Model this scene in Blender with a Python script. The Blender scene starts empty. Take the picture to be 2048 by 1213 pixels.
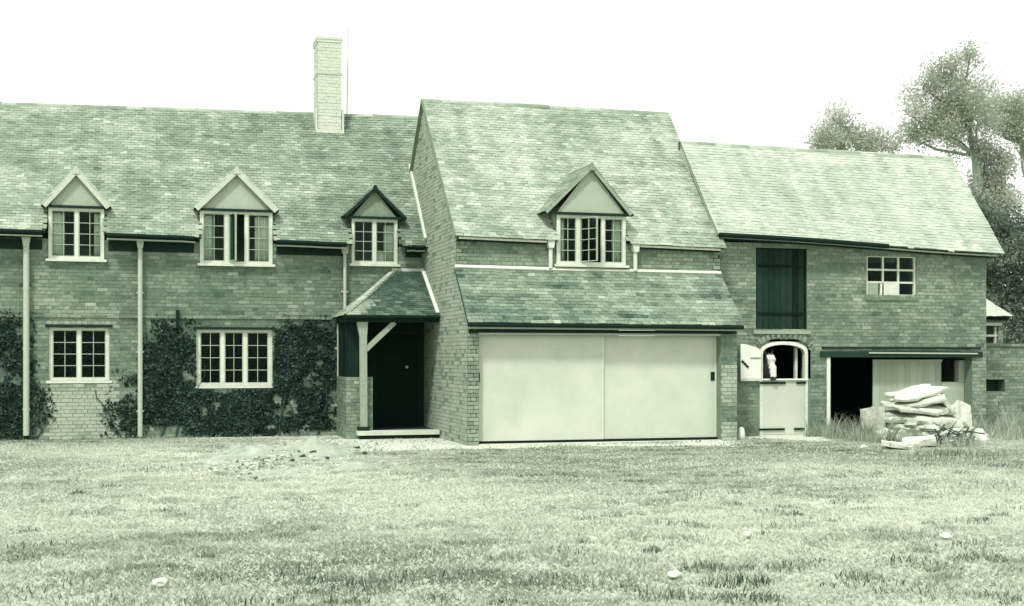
import bpy, math, random
import numpy as np
from mathutils import Vector, Matrix, noise

# ------------------------------------------------------------------ camera, sky, sun, exposure
sc = bpy.context.scene
C = sc.collection
cam_d = bpy.data.cameras.new('camera')
cam = bpy.data.objects.new('camera', cam_d); C.objects.link(cam)
CAM = Vector((-5.709, -23.326, 1.65)); YAW = 15.733
cam.location = CAM
cam.rotation_euler = (math.radians(90), 0, math.radians(-YAW))
cam_d.sensor_width = 36.0
cam_d.lens = 2570 / 2048 * 36
cam_d.shift_y = 108.5 / 2048
cam_d.clip_start = 0.1; cam_d.clip_end = 6000
sc.camera = cam

SUN_EL, SUN_AZ = 54, -38      # azimuth measured from straight in front of the facade, minus = from the left
w = bpy.data.worlds.new('World'); sc.world = w; w.use_nodes = True
nt = w.node_tree; nt.nodes.clear()
out = nt.nodes.new('ShaderNodeOutputWorld'); bg = nt.nodes.new('ShaderNodeBackground')
sky = nt.nodes.new('ShaderNodeTexSky'); sky.sky_type = 'NISHITA'; sky.sun_disc = False
sky.sun_elevation = math.radians(SUN_EL); sky.sun_rotation = math.radians(180 + SUN_AZ)
sky.air_density = 1.0; sky.dust_density = 6.0; sky.ozone_density = 1.0
hs = nt.nodes.new('ShaderNodeHueSaturation'); hs.inputs['Saturation'].default_value = 0.08
mx = nt.nodes.new('ShaderNodeMixRGB'); mx.inputs['Fac'].default_value = 0.8   # even white overcast over the clear sky
mx.inputs['Color2'].default_value = (8.56, 8.5, 8.3, 1)
nt.links.new(sky.outputs[0], hs.inputs['Color']); nt.links.new(hs.outputs[0], mx.inputs['Color1'])
nt.links.new(mx.outputs[0], bg.inputs['Color']); bg.inputs['Strength'].default_value = 0.13
nt.links.new(bg.outputs[0], out.inputs[0])

sd = bpy.data.lights.new('sun', 'SUN'); sun = bpy.data.objects.new('sun', sd); C.objects.link(sun)
sd.energy = 2.7; sd.angle = math.radians(7); sd.color = (1, 0.98, 0.945)
a, e = math.radians(SUN_AZ), math.radians(SUN_EL)
to_sun = Vector((math.sin(a) * math.cos(e), -math.cos(a) * math.cos(e), math.sin(e)))
sun.rotation_euler = to_sun.to_track_quat('Z', 'Y').to_euler(); sun.location = to_sun * 60

sc.view_settings.view_transform = 'Standard'; sc.view_settings.look = 'None'
sc.view_settings.exposure = 0.4; sc.view_settings.gamma = 1.0; sc.view_settings.use_curve_mapping = False
sc.render.engine = 'CYCLES'
sc.cycles.use_denoising = True
sc.cycles.max_bounces = 6
sc.render.filter_size = 2.6

R = random.Random(7)
rng = np.random.default_rng(11)

# ------------------------------------------------------------------ colours (a green-toned monochrome print)
def col(g):
    """tone of the print for a surface of albedo g"""
    pts = [(0.0, 0.27, 0.76), (0.06, 0.48, 0.70), (0.2, 0.72, 0.70), (0.4, 0.86, 0.77), (0.75, 0.95, 0.85), (1, 0.96, 0.89)]
    for (g0, r0, b0), (g1, r1, b1) in zip(pts, pts[1:]):
        if g <= g1:
            t = (g - g0) / (g1 - g0)
            return (g * (r0 + t * (r1 - r0)), g, g * (b0 + t * (b1 - b0)), 1)
    return (g * .9, g, g * .85, 1)

def material(name, lo, hi, rough=0.85, nscale=6.0, namp=0.25, bump=0.0, bscale=40.0, spec=0.3, fine=0.0, transl=0.0, mid=None):
    """base colour runs from lo to hi along the mesh's 'tone' attribute plus grain"""
    m = bpy.data.materials.new(name); m.use_nodes = True
    n = m.node_tree; N = n.nodes; L = n.links
    b = N['Principled BSDF']; b.inputs['Roughness'].default_value = rough
    b.inputs['Specular IOR Level'].default_value = spec
    at = N.new('ShaderNodeAttribute'); at.attribute_name = 'tone'
    geo = N.new('ShaderNodeNewGeometry')
    nz = N.new('ShaderNodeTexNoise'); nz.inputs['Scale'].default_value = nscale
    nz.inputs['Detail'].default_value = 5.0; nz.inputs['Roughness'].default_value = 0.65
    L.new(geo.outputs['Position'], nz.inputs['Vector'])
    s1 = N.new('ShaderNodeMath'); s1.operation = 'MULTIPLY_ADD'
    s1.inputs[1].default_value = namp * 2; s1.inputs[2].default_value = -namp
    L.new(nz.outputs['Fac'], s1.inputs[0])
    s2 = N.new('ShaderNodeMath'); s2.operation = 'ADD'; s2.use_clamp = True
    L.new(s1.outputs[0], s2.inputs[0]); L.new(at.outputs['Fac'], s2.inputs[1])
    r = N.new('ShaderNodeValToRGB')
    r.color_ramp.elements[0].color = col(lo); r.color_ramp.elements[1].color = col(hi)
    if mid is not None:
        el = r.color_ramp.elements.new(0.5); el.color = col(mid)
    L.new(s2.outputs[0], r.inputs[0])
    L.new(r.outputs[0], b.inputs['Base Color'])
    if bump:
        n2 = N.new('ShaderNodeTexNoise'); n2.inputs['Scale'].default_value = bscale; n2.inputs['Detail'].default_value = 4
        L.new(geo.outputs['Position'], n2.inputs['Vector'])
        bp = N.new('ShaderNodeBump'); bp.inputs['Strength'].default_value = bump; bp.inputs['Distance'].default_value = 0.02
        L.new(n2.outputs['Fac'], bp.inputs['Height']); L.new(bp.outputs[0], b.inputs['Normal'])
    if transl:
        tr = N.new('ShaderNodeBsdfTranslucent'); L.new(r.outputs[0], tr.inputs['Color'])
        ms = N.new('ShaderNodeMixShader'); ms.inputs[0].default_value = transl
        L.new(b.outputs[0], ms.inputs[1]); L.new(tr.outputs[0], ms.inputs[2])
        L.new(ms.outputs[0], N['Material Output'].inputs[0])
    return m

M = dict(
    brick=material('brick', 0.06, 0.40, .9, 14, .32, .6, 60, mid=.19, spec=.15),
    brick_dark=material('brick_inside', 0.02, 0.05, .95, 5, .2),  # darkened brick so interiors stay black, shade put into the colour
    mortar=material('mortar', 0.13, 0.28, .95, 3, .4, .4, 50),
    tile=material('tile', 0.06, 0.52, .85, 5, .20, .35, 50, mid=.25, spec=.2),
    deck=material('roof_deck', 0.04, 0.08, .9, 3, .2),
    white=material('white_paint', 0.40, 0.74, .7, 9, .45, .15, 30),
    barge=material('faded_barge_paint', 0.34, 0.58, .8, 9, .45, .2, 30),
    door=material('garage_door_paint', 0.40, 0.62, .6, 1.4, .50, .12, 60),
    lead=material('lead_flashing', 0.38, 0.72, .7, 8, .45),
    black=material('black_iron', 0.010, 0.03, .8, 8, .3, spec=.08),
    bars=material('glazing_paint', 0.26, 0.50, .7, 7, .35),
    timber=material('dark_timber', 0.010, 0.045, .9, 10, .4, .3, 30, spec=.1),
    timber_pale=material('weathered_oak', 0.22, 0.42, .85, 12, .4, .4, 40),
    pipe=material('painted_pipe', 0.33, 0.52, .6, 8, .3),
    stone=material('pale_stone', 0.40, 0.70, .9, 6, .4, .5, 30),
    render=material('pale_render', 0.30, 0.46, .9, 4, .35, .3, 40),
    chimney=material('chimney_brick', 0.38, 0.66, .9, 6, .25, .4, 40),
    curtain=material('curtain_cloth', 0.70, 0.85, .9, 6, .2),
    ground=material('ground_turf', 0.12, 0.54, .95, 1.6, .25, .8, 14, mid=.40, spec=.1),
    grass=material('grass_blades', 0.07, 0.66, .9, 2.0, .12, spec=.1, transl=.4, mid=.42),
    weed=material('weed_leaves', 0.10, 0.60, .85, 3, .15, spec=.1, transl=.35, mid=.34),
    ivy=material('creeper_leaves', 0.008, 0.15, .8, 4, .3, spec=.1, transl=.2, mid=.035),
    leaf=material('tree_leaves', 0.32, 0.66, .8, 1.2, .3, spec=.2, transl=.6),
    leaf_dark=material('shrub_leaves', 0.05, 0.30, .8, 1.5, .35, spec=.2, transl=.4),
    bark=material('bark', 0.20, 0.36, .95, 8, .4, .6, 20),
    earth=material('bare_earth', 0.16, 0.60, .95, 3.5, .55, 1.0, 22, spec=.1),
    sheet=material('pale_limestone', 0.14, 0.62, .9, 9, .6, 1.0, 14, spec=.1),
    horse=material('horse_coat', 0.012, 0.80, .6, 8, .03),
    twig=material('dead_twigs', 0.02, 0.09, .9, 8, .3),
)
def glass_material():
    m = bpy.data.materials.new('window_glass'); m.use_nodes = True
    N = m.node_tree.nodes; L = m.node_tree.links; N.clear()
    o = N.new('ShaderNodeOutputMaterial'); mix = N.new('ShaderNodeMixShader')
    fr = N.new('ShaderNodeFresnel'); fr.inputs['IOR'].default_value = 1.2
    tr = N.new('ShaderNodeBsdfTransparent'); tr.inputs['Color'].default_value = (.86, .90, .87, 1)
    gl = N.new('ShaderNodeBsdfGlossy'); gl.inputs['Roughness'].default_value = .12; gl.inputs['Color'].default_value = (.45, .8, .65, 1)
    L.new(fr.outputs[0], mix.inputs[0]); L.new(tr.outputs[0], mix.inputs[1]); L.new(gl.outputs[0], mix.inputs[2])
    L.new(mix.outputs[0], o.inputs[0]); return m
M['glass'] = glass_material()

# ------------------------------------------------------------------ mesh helpers (all shapes in world coordinates)
CUBE_V = np.array([(-.5,-.5,-.5),(.5,-.5,-.5),(.5,.5,-.5),(-.5,.5,-.5),(-.5,-.5,.5),(.5,-.5,.5),(.5,.5,.5),(-.5,.5,.5)])
CUBE_F = np.array([(0,3,2,1),(4,5,6,7),(0,1,5,4),(2,3,7,6),(0,4,7,3),(1,2,6,5)])

class MB:
    def __init__(s): s.v = []; s.f = []; s.t = []
    def add(s, vs, fs, tone=.5):
        o = len(s.v); s.v += [tuple(p) for p in vs]
        s.f += [tuple(i + o for i in f) for f in fs]; s.t += [tone] * len(fs)
        return s
    def box(s, x0, x1, y0, y1, z0, z1, tone=.5):
        c = CUBE_V * (abs(x1-x0), abs(y1-y0), abs(z1-z0)) + ((x0+x1)/2, (y0+y1)/2, (z0+z1)/2)
        return s.add(c, CUBE_F, tone)
    def bar(s, p, q, wd, th, tone=.5, up=(0,-1,0)):
        """a square-sawn bar from p to q"""
        p, q = Vector(p), Vector(q); d = (q-p); L = d.length; d.normalize()
        n = Vector(up); n = (n - d*n.dot(d)).normalized(); u = d.cross(n)
        B = np.array([d*L, u*wd, n*th]); c = (p+q)/2
        return s.add(CUBE_V @ B + np.array(c), CUBE_F, tone)
    def tube(s, pts, rad, seg=8, tone=.5, cap=True):
        pts = [Vector(p) for p in pts]; rad = rad if hasattr(rad, '__len__') else [rad]*len(pts)
        vs = []; fs = []
        for i, p in enumerate(pts):
            d = (pts[min(i+1, len(pts)-1)] - pts[max(i-1, 0)]).normalized()
            a_ = Vector((0,0,1)) if abs(d.z) < .9 else Vector((1,0,0))
            u = d.cross(a_).normalized(); v = d.cross(u)
            for k in range(seg):
                t = 2*math.pi*k/seg; vs.append(p + (u*math.cos(t) + v*math.sin(t))*rad[i])
        for i in range(len(pts)-1):
            for k in range(seg):
                fs.append((i*seg+k, i*seg+(k+1)%seg, (i+1)*seg+(k+1)%seg, (i+1)*seg+k))
        if cap:
            fs.append(tuple(range(seg))[::-1]); fs.append(tuple(range((len(pts)-1)*seg, len(pts)*seg)))
        return s.add(vs, fs, tone)
    def prism(s, poly, axis, a0, a1, tone=.5):
        """poly in the two other axes, extruded along axis"""
        n = len(poly); vs = []
        for a_ in (a0, a1):
            for (p, q) in poly:
                vs.append({'x': (a_, p, q), 'y': (p, a_, q), 'z': (p, q, a_)}[axis])
        fs = [tuple(range(n)), tuple(range(n, 2*n))[::-1]] + [(i, i+n, (i+1) % n + n, (i+1) % n) for i in range(n)]
        return s.add(vs, fs, tone)
    def mesh(s, name):
        return mesh_from(name, np.array(s.v), s.f, s.t)

def mesh_from(name, v, f, tones):
    me = bpy.data.meshes.new(name)
    me.from_pydata(v.tolist() if isinstance(v, np.ndarray) else v, [], f.tolist() if isinstance(f, np.ndarray) else f)
    at = me.attributes.new('tone', 'FLOAT', 'FACE'); at.data.foreach_set('value', np.asarray(tones, dtype=np.float32))
    me.update(); return me

def obj(name, mb, mat, parent=None, smooth=False):
    me = mb.mesh(name) if isinstance(mb, MB) else mb
    if not me.materials: me.materials.append(M[mat] if isinstance(mat, str) else mat)
    o = bpy.data.objects.new(name, me); C.objects.link(o)
    if parent is not None:
        o.parent = parent
        if parent.type == 'EMPTY' and parent.parent is None: o.location = -parent.location
    if smooth: me.polygons.foreach_set('use_smooth', [True]*len(me.polygons))
    return o

def tag(o, label, cat, group=None, kind=None):
    o['label'] = label; o['category'] = cat
    if group: o['group'] = group
    if kind: o['kind'] = kind
    return o

def thing(name, label, cat, loc, group=None):
    o = bpy.data.objects.new(name, None); C.objects.link(o); o.location = loc; o.empty_display_size = .3
    return tag(o, label, cat, group)

def subempty(name, parent):
    o = bpy.data.objects.new(name, None); C.objects.link(o); o.parent = parent
    if parent.parent is None: o.location = -parent.location
    return o

def nz(x, y, z=0.0, s=1.0): return noise.noise(Vector((x*s, y*s, z*s)))
def clamp(x, a_=0.0, b_=1.0): return max(a_, min(b_, x))

# ------------------------------------------------------------------ small repeated pieces: bricks and tiles
class Pieces:
    """bricks or tiles of one building: the nearest 300 become objects, the rest one mass"""
    def __init__(s, name, dims, mat): s.name = name; s.dims = dims; s.mat = mat; s.items = []
    def add(s, c, B, dims, tone, part): s.items.append((Vector(c), B, dims, clamp(tone), part))
    def finish(s, root, mass_name, limit=300):
        full = [i for i in s.items if all(abs(p-q) < 1e-4 for p, q in zip(i[2], s.dims))]
        full.sort(key=lambda i: (i[0]-CAM).length)
        near = full[:limit] if len(s.items) > limit else full
        ids = {id(i) for i in near}
        rest = [i for i in s.items if id(i) not in ids]
        var = []
        for k in range(9):
            me = mesh_from(s.name, CUBE_V*np.array(s.dims), CUBE_F, [(k+.5)/9]*6); me.materials.append(M[s.mat]); var.append(me)
        for c, B, d, t, part in near:
            o = bpy.data.objects.new(s.name, var[min(8, int(t*9))]); C.objects.link(o); o.parent = part
            m4 = Matrix(B).transposed().to_4x4(); m4.translation = c; o.matrix_basis = m4
        if rest:
            V = np.concatenate([(CUBE_V*np.array(d)) @ np.array(B) + np.array(c) for c, B, d, t, p in rest])
            F = (CUBE_F[None] + (np.arange(len(rest))*8)[:, None, None]).reshape(-1, 4)
            T = np.repeat([i[3] for i in rest], 6)
            o = obj(mass_name, mesh_from(mass_name, V, F, T), s.mat, root); o['kind'] = 'stuff'
        return len(s.items)

BR = (.215, .10, .065)
IDX = [(1,0,0), (0,1,0), (0,0,1)]

def brick_wall(P, part, u0, u1, z0, z1, plane, along='x', out=-1, holes=(), clip=None, tone=None, course=.075, proud=.006, con=1.0):
    """courses of bricks on a wall face; holes = (u0,u1,z0,z1) left open; clip(z) -> (ua,ub)"""
    n = int(round((z1-z0)/course)); h = (z1-z0)/n
    for i in range(n):
        za = z0 + i*h; zc = za + h/2
        ua, ub = (u0, u1) if clip is None else clip(zc)
        ua, ub = max(ua, u0), min(ub, u1)
        if ub - ua < .06: continue
        segs = [(ua, ub)]
        for (ha, hb, hz0, hz1) in holes:
            if hz0 < zc < hz1:
                ns = []
                for (p, q) in segs:
                    if hb <= p or ha >= q: ns.append((p, q)); continue
                    if ha - p > .05: ns.append((p, ha))
                    if q - hb > .05: ns.append((hb, q))
                segs = ns
        header = (i % 4 == 3)
        for (p, q) in segs:
            step = .1125 if header else .225
            k = math.floor(p/step) - 1
            off = (.05625 if header else (.1125 if i % 2 else 0.0))
            while True:
                b0 = k*step + off; b1 = b0 + step; k += 1
                if b0 >= q: break
                c0, c1 = max(b0, p) + .005, min(b1, q) - .005
                if c1 - c0 < .03: continue
                L = c1 - c0; full = abs(L-.215) < 1e-3 and abs(h-.075) < .0012
                pr = proud + R.uniform(-.004, .005)
                d = BR if full else (L, .10, h-.010)
                uc = (c0+c1)/2 ; zc2 = zc + R.uniform(-.002, .002)
                if along == 'x': cc = (uc, plane + out*pr - out*.05, zc2); B = IDX
                else: cc = (plane + out*pr - out*.05, uc, zc2); B = [(0,1,0), (1,0,0), (0,0,1)]
                t = R.gauss(0, .13) + .22*nz(uc, zc, 3.1, .9) + .22*nz(uc, zc, 8.4, 3.0) + .28*nz(uc*.8, zc*7, 2.2)
                if R.random() < .06: t -= .32
                if R.random() < .03: t += .3
                t = .5 + t*con*.52 + .10*nz(uc*2.2, zc*.5, 6.6)
                if tone: t += tone(uc, zc)
                P.add(cc, B, d, t, part)

def wall_core(u0, u1, z0, z1, plane, thick, along='x', out=-1, holes=()):
    """the masonry body behind the brick faces, with real openings and reveals"""
    us = sorted({u0, u1, *[clamp(h[k], u0, u1) for h in holes for k in (0, 1)]})
    zs = sorted({z0, z1, *[clamp(h[k], z0, z1) for h in holes for k in (2, 3)]})
    solid = lambda u, z: not any(h[0] < u < h[1] and h[2] < z < h[3] for h in holes)
    g = [[solid((us[i]+us[i+1])/2, (zs[j]+zs[j+1])/2) for j in range(len(zs)-1)] for i in range(len(us)-1)]
    mb = MB()
    def pt(u, d, z): return (u, plane - out*d, z) if along == 'x' else (plane - out*d, u, z)
    for i in range(len(us)-1):
        for j in range(len(zs)-1):
            if not g[i][j]: continue
            a_, b_, c_, d_ = us[i], us[i+1], zs[j], zs[j+1]
            for dd in (0, thick): mb.add([pt(a_,dd,c_), pt(b_,dd,c_), pt(b_,dd,d_), pt(a_,dd,d_)], [(0,1,2,3)])
            for (ii, jj, e) in ((i-1,j,((a_,c_),(a_,d_))), (i+1,j,((b_,c_),(b_,d_))), (i,j-1,((a_,c_),(b_,c_))), (i,j+1,((a_,d_),(b_,d_)))):
                inside = 0 <= ii < len(us)-1 and 0 <= jj < len(zs)-1 and g[ii][jj]
                if not inside:
                    (p, q), (r, t) = e
                    mb.add([pt(p,0,q), pt(r,0,t), pt(r,thick,t), pt(p,thick,q)], [(0,1,2,3)])
    return mb

TL = (.144, .150, .014)
def tile_slope(P, part, A, Bq, Cq, D, skip=None, tone=None, gauge=.088, width=.15, lift=.018, con=1.0):
    """rows of plain tiles on the patch A(eave left) B(eave right) C(ridge right) D(ridge left)"""
    A, Bq, Cq, D = map(Vector, (A, Bq, Cq, D))
    Lv = ((D-A).length + (Cq-Bq).length)/2; n = max(1, int(round(Lv/gauge)))
    for i in range(n):
        v = (i + .35)/n
        l, r = A.lerp(D, v), Bq.lerp(Cq, v); Lu = (r-l).length
        m = max(1, int(round(Lu/width)))
        U = (r-l).normalized(); Vd = (A.lerp(Bq,.5)*-1 + D.lerp(Cq,.5)); Vd = (Vd - U*Vd.dot(U)).normalized(); Nn = U.cross(Vd)
        for k in range(-1, m+1):
            f = (k + .5 + (.5 if i % 2 else 0))/m
            a0, a1 = max(0, f-.5/m), min(1, f+.5/m)
            if (a1-a0)*m < .25: continue
            dims = TL if (a1-a0)*m > .99 else (TL[0]*(a1-a0)*m, TL[1], TL[2])
            p = l.lerp(r, (a0+a1)/2)
            if skip and skip(p): continue
            tilt = .085 + R.gauss(0, .022); roll = R.gauss(0, .02)
            v2 = (Vd - Nn*tilt).normalized(); u2 = (U + Nn*roll).normalized(); n2 = u2.cross(v2)
            wob = .012*nz(p.x, p.y, p.z, 1.3)
            c = p + Nn*(lift + wob + R.uniform(-.002, .002)) + U*R.uniform(-.004, .004) + Vd*R.uniform(-.006, .006)
            t = R.gauss(0, .11) + .20*nz(p.x, p.z, 1.7, .8) + .25*nz(p.x, p.z, 5.2, 2.6) + .34*nz(p.x*.9, p.z*8, 4.4)
            q = R.random()
            if q < .035: t += .38
            elif q < .10: t -= .25
            t = .48 + t*con*.46 + .13*nz(p.x*4.5, p.z*.7, 9.1)
            if R.random() < .02:
                c -= Vd*R.uniform(.015, .05); an_ = R.gauss(0, .07); u2, v2 = (u2*math.cos(an_)+v2*math.sin(an_)), (v2*math.cos(an_)-u2*math.sin(an_))
            if tone: t += tone(p)
            P.add(c, [tuple(u2), tuple(v2), tuple(n2)], dims, t, part)

def deck(A, Bq, Cq, D, skip=None, nu=40, nv=20, thick=.05):
    A, Bq, Cq, D = map(Vector, (A, Bq, Cq, D)); mb = MB()
    N = (Bq-A).cross(D-A).normalized()
    for s_ in (0, thick):
        off = N*-s_
        for i in range(nu):
            for j in range(nv):
                f = lambda a_, b_: A.lerp(Bq, a_/nu).lerp(D.lerp(Cq, a_/nu), b_/nv) + off
                if skip and skip(f(i+.5, j+.5)): continue
                mb.add([f(i,j), f(i+1,j), f(i+1,j+1), f(i,j+1)], [(0,1,2,3)])
    return mb

RIDGE = None
def ridge_tiles(part, p, q, step=.42, r=.095):
    global RIDGE
    p, q = Vector(p), Vector(q); L = (q-p).length; n = max(1, int(math.ceil(L/step))); d = (q-p).normalized()
    if RIDGE is None:
        RIDGE = []
        for t in (.5, .6, .65, .75):
            mb = MB(); seg = 8; vs = []
            for x in (-.215, .215):
                for rr in (r, r-.018):
                    for k in range(seg+1):
                        an = math.pi*k/seg; vs.append((x, -math.cos(an)*rr, math.sin(an)*rr*1.0-.085))
            s1 = seg+1; fs = []
            for k in range(seg):
                fs += [(k, k+1, 2*s1+k+1, 2*s1+k), (s1+k+1, s1+k, 3*s1+k, 3*s1+k+1), (k+1, k, s1+k, s1+k+1), (2*s1+k, 2*s1+k+1, 3*s1+k+1, 3*s1+k)]
            mb.add(vs, fs, t); RIDGE.append(mb.mesh('ridge_tile')); RIDGE[-1].materials.append(M['tile'])
    yw = math.atan2(d.y, d.x); pit = -math.asin(d.z)
    for k in range(n):
        o = bpy.data.objects.new('ridge_tile', R.choice(RIDGE)); C.objects.link(o); o.parent = part
        o.location = p.lerp(q, (k+.5)/n) + Vector((0, R.uniform(-.01, .01), R.uniform(-.012, .012)))
        o.rotation_euler = (R.gauss(0, .03), pit + R.gauss(0, .01), yw)

# ------------------------------------------------------------------ windows
def window(owner, x0, x1, z0, z1, y, lights, frame_mat='white', fw=.05, bar=.013, part=True, sill=True, head=None):
    """frame on the plane y (towards the viewer = -y) with casements, glazing bars and panes.
    lights: (xa, xb, cols, rows, state); state 'shut', 'open', 'board'"""
    mb = MB(); d0, d1 = y, y+.07
    za, zb = z0+fw, z1-fw
    mb.box(x0, x1, d0, d1, z0, za); mb.box(x0, x1, d0, d1, zb, z1)
    xs = [x0] + [v for l in lights for v in (l[0], l[1])] + [x1]
    for k in range(0, len(xs), 2):
        mb.box(xs[k], xs[k+1], d0+.002, d1-.002, za, zb)
    if part:
        fr = obj('window', mb, frame_mat, owner); host = fr
    else:
        fr = obj('window_frame', mb, frame_mat, owner); host = owner
    if sill:
        obj('sill', MB().box(x0-.05, x1+.05, y-.07, y+.02, z0-.05, z0-.002), frame_mat, host)
    for (xa, xb, cols, rows, st) in lights:
        cs = MB(); e = .018
        ya, yb = y+.012, y+.05
        pts = []
        cs.box(xa, xb, ya, yb, za, za+e); cs.box(xa, xb, ya, yb, zb-e, zb)
        cs.box(xa, xa+e, ya+.001, yb-.001, za+e, zb-e); cs.box(xb-e, xb, ya+.001, yb-.001, za+e, zb-e)
        ia, ib, ja, jb = xa+e, xb-e, za+e, zb-e
        for k in range(1, cols):
            xx = ia+(ib-ia)*k/cols; cs.box(xx-bar/2, xx+bar/2, ya+.006, yb-.006, ja, jb)
        for k in range(1, rows):
            zz = ja+(jb-ja)*k/rows; cs.box(ia, ib, ya+.004, yb-.004, zz-bar/2, zz+bar/2)
        panes = []
        for i in range(cols):
            for j in range(rows):
                panes.append((ia+(ib-ia)*i/cols+.004, ia+(ib-ia)*(i+1)/cols-.004, ja+(jb-ja)*j/rows+.004, ja+(jb-ja)*(j+1)/rows-.004))
        piv = None
        if st.startswith('open'):
            piv = (Matrix.Translation((xa, ya, 0)) @ Matrix.Rotation(math.radians(float(st[4:])), 4, 'Z') @ Matrix.Translation((-xa, -ya, 0)))
        def tr(mb_):
            if piv: mb_.v = [tuple(piv @ Vector(v)) for v in mb_.v]
            return mb_
        obj('casement', tr(cs), 'bars', host)
        for (pa, pb, pc, pd) in panes:
            obj('pane', tr(MB().box(pa, pb, y+.028, y+.032, pc, pd)), 'glass', host)
    return fr

def curtain(x0, x1, z0, z1, y, label):
    mb = MB(); n = 28; vs = []; fs = []
    for j, z in enumerate((z0, (z0+z1)/2, z1)):
        for i in range(n+1):
            x = x0 + (x1-x0)*i/n
            vs.append((x, y + .016*math.sin(i*1.45) + .01*math.sin(i*.6+j), z))
    for j in range(2):
        for i in range(n): fs.append((j*(n+1)+i, j*(n+1)+i+1, (j+1)*(n+1)+i+1, (j+1)*(n+1)+i))
    mb.add(vs, fs, .6)
    o = obj('curtain', mb, 'curtain', None, True)
    md = o.modifiers.new('thickness', 'SOLIDIFY'); md.thickness = .006
    return tag(o, label, 'curtain', 'curtains at the upper windows')

def dormer(root, P, name_label, x0, x1, z0, ze, za, y, roofY, lights, ov=.10, barge='white', gable='render', tile_tone=0.0, base_white=True, apex_x=None, eave_x=None):
    """a gabled wall dormer; roofY(z) = where the main roof reaches height z"""
    d = subempty('dormer', root)
    if name_label: d['label'] = name_label
    xm = (x0+x1)/2 if apex_x is None else apex_x
    ex0, ex1 = (x0-ov, x1+ov) if eave_x is None else eave_x
    # cheeks
    for xs_, sgn in ((x0, 1), (x1, -1)):
        mb = MB(); yb = roofY(ze)+.1
        mb.box(xs_, xs_+sgn*.06, y+.012, yb, z0+.2, ze-.002); obj('cheek', mb, gable, d)
    mb = MB().prism([(x0+.02, ze-.004), (x1-.02, ze-.004), (xm, za-.05)], 'y', y+.015, y+.06, .5); obj('gable', mb, gable, d)
    # barge boards
    for p in ((ex0, ze-.03), (ex1, ze-.03)):
        mb = MB().bar((p[0], y-.075, p[1]), (xm, y-.075, za-.03), .06 if barge != 'white' else .12, .03, .6, up=(0,-1,0)); obj('barge_board', mb, 'barge' if barge == 'white' else barge, d)
    obj('apex_block', MB().prism([(xm-.07, za-.10), (xm+.07, za-.10), (xm+.03, za+.045), (xm-.03, za+.045)], 'y', y-.105, y-.05, .5), 'barge' if barge == 'white' else barge, d)
    mb = MB().box(ex0-.04, ex1+.04, y-.06, y-.005, ze-.06, ze-.01); obj('eave_board', mb, 'timber', d)
    # roof
    yf = y-.09
    for sgn, ex in ((-1, ex0), (1, ex1)):
        ybe, ybr = roofY(ze)+.15, roofY(za)+.15
        A, B_, C_, D_ = (ex, yf, ze), (ex, ybe, ze), (xm, ybr, za), (xm, yf, za)
        if sgn < 0: A, B_, C_, D_ = B_, A, D_, C_
        mb = deck(A, B_, C_, D_, None, 4, 4, .04); obj('dormer_roof', mb, 'deck', d)
        tile_slope(P, d, A, B_, C_, D_, tone=lambda p: tile_tone)
    obj('ridge_roll', MB().tube([(xm, yf, za+.02), (xm, roofY(za)+.05, za+.02)], .045, 8, .8), 'tile', d)
    window(d, x0, x1, z0, ze-.06, y, lights, part=False, sill=True)
    return d

# ================================================================== the ground
def gh(x, y):
    """height of the rough field; level beside the buildings"""
    m = clamp((-1.0 - y)/3.0)
    return m*(.05*nz(x, y, 0, .35) + .03*nz(x, y, 4, 1.3))
xs = np.concatenate([[-3000,-800,-250,-90,-45], np.linspace(-25, 30, 184), [45,90,250,800,3000]])
ys = np.concatenate([[-3000,-800,-250,-90,-45], np.linspace(-24, 6, 121), [10,20,45,90,250,800,3000]])
gv = [(x, y, gh(x, y) if abs(x) < 31 and abs(y) < 30 else 0.0) for y in ys for x in xs]
nx = len(xs)
gf = [(j*nx+i, j*nx+i+1, (j+1)*nx+i+1, (j+1)*nx+i) for j in range(len(ys)-1) for i in range(nx-1)]
def turf_tone(x, y):
    t = .66 + .12*nz(x, y, 2, .25) + .16*nz(x, y, 6, .9)
    if -4.5 < x < 8.3 and -4 < y < 2.4:                     # bare trodden strip in front of the garage
        edge = -1.6 + .5*nz(x, 0, 3, .6) - .02*x
        t += .34*clamp((y-edge)/.8)*clamp((x+4.5)/1.5)*clamp((8.3-x)/1.2)
    if x < -4: t += .12*clamp((y+2.5)/1.5)
    return clamp(t)
gt = [turf_tone((xs[i]+xs[i+1])/2, (ys[j]+ys[j+1])/2) for j in range(len(ys)-1) for i in range(nx-1)]
g = obj('ground', mesh_from('ground', np.array(gv), gf, gt), 'ground', None, True)
g['label'] = 'rough pale grass field in front of the buildings'; g['category'] = 'ground'; g['kind'] = 'structure'

# ================================================================== cottage
YC = 3.9
cot = thing('cottage', 'long low brick cottage with three dormers and tiled porch, left of the garage', 'house', (-5, YC, 0))
PB, PT = Pieces('brick', BR, 'brick'), Pieces('tile', TL, 'tile')
ce = lambda x: 4.02 - .0165*x          # sagging eave
cr = lambda x: 7.37 + .018*x           # ridge
CX0, CX1 = -13.0, 2.0
CE_Y, CR_Y = 3.58, 6.8
def croof(x, y): t = (y-CE_Y)/(CR_Y-CE_Y); return ce(x) + (cr(x)-ce(x))*t
def croofY(x): return lambda z: CE_Y + (z-ce(x))/(cr(x)-ce(x))*(CR_Y-CE_Y)
D1, D2, D3 = (-7.66, -6.60), (-4.72, -3.245), (-1.585, -.60)
holes = [(-7.66, -6.50, 1.18, 2.25), (-4.79, -3.245, 1.06, 2.22), (-1.06, -.16, .17, 2.16),
         (D1[0], D1[1], 3.62, 5), (D2[0], D2[1], 3.585, 5), (D3[0], D3[1], 3.64, 5)]
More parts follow.
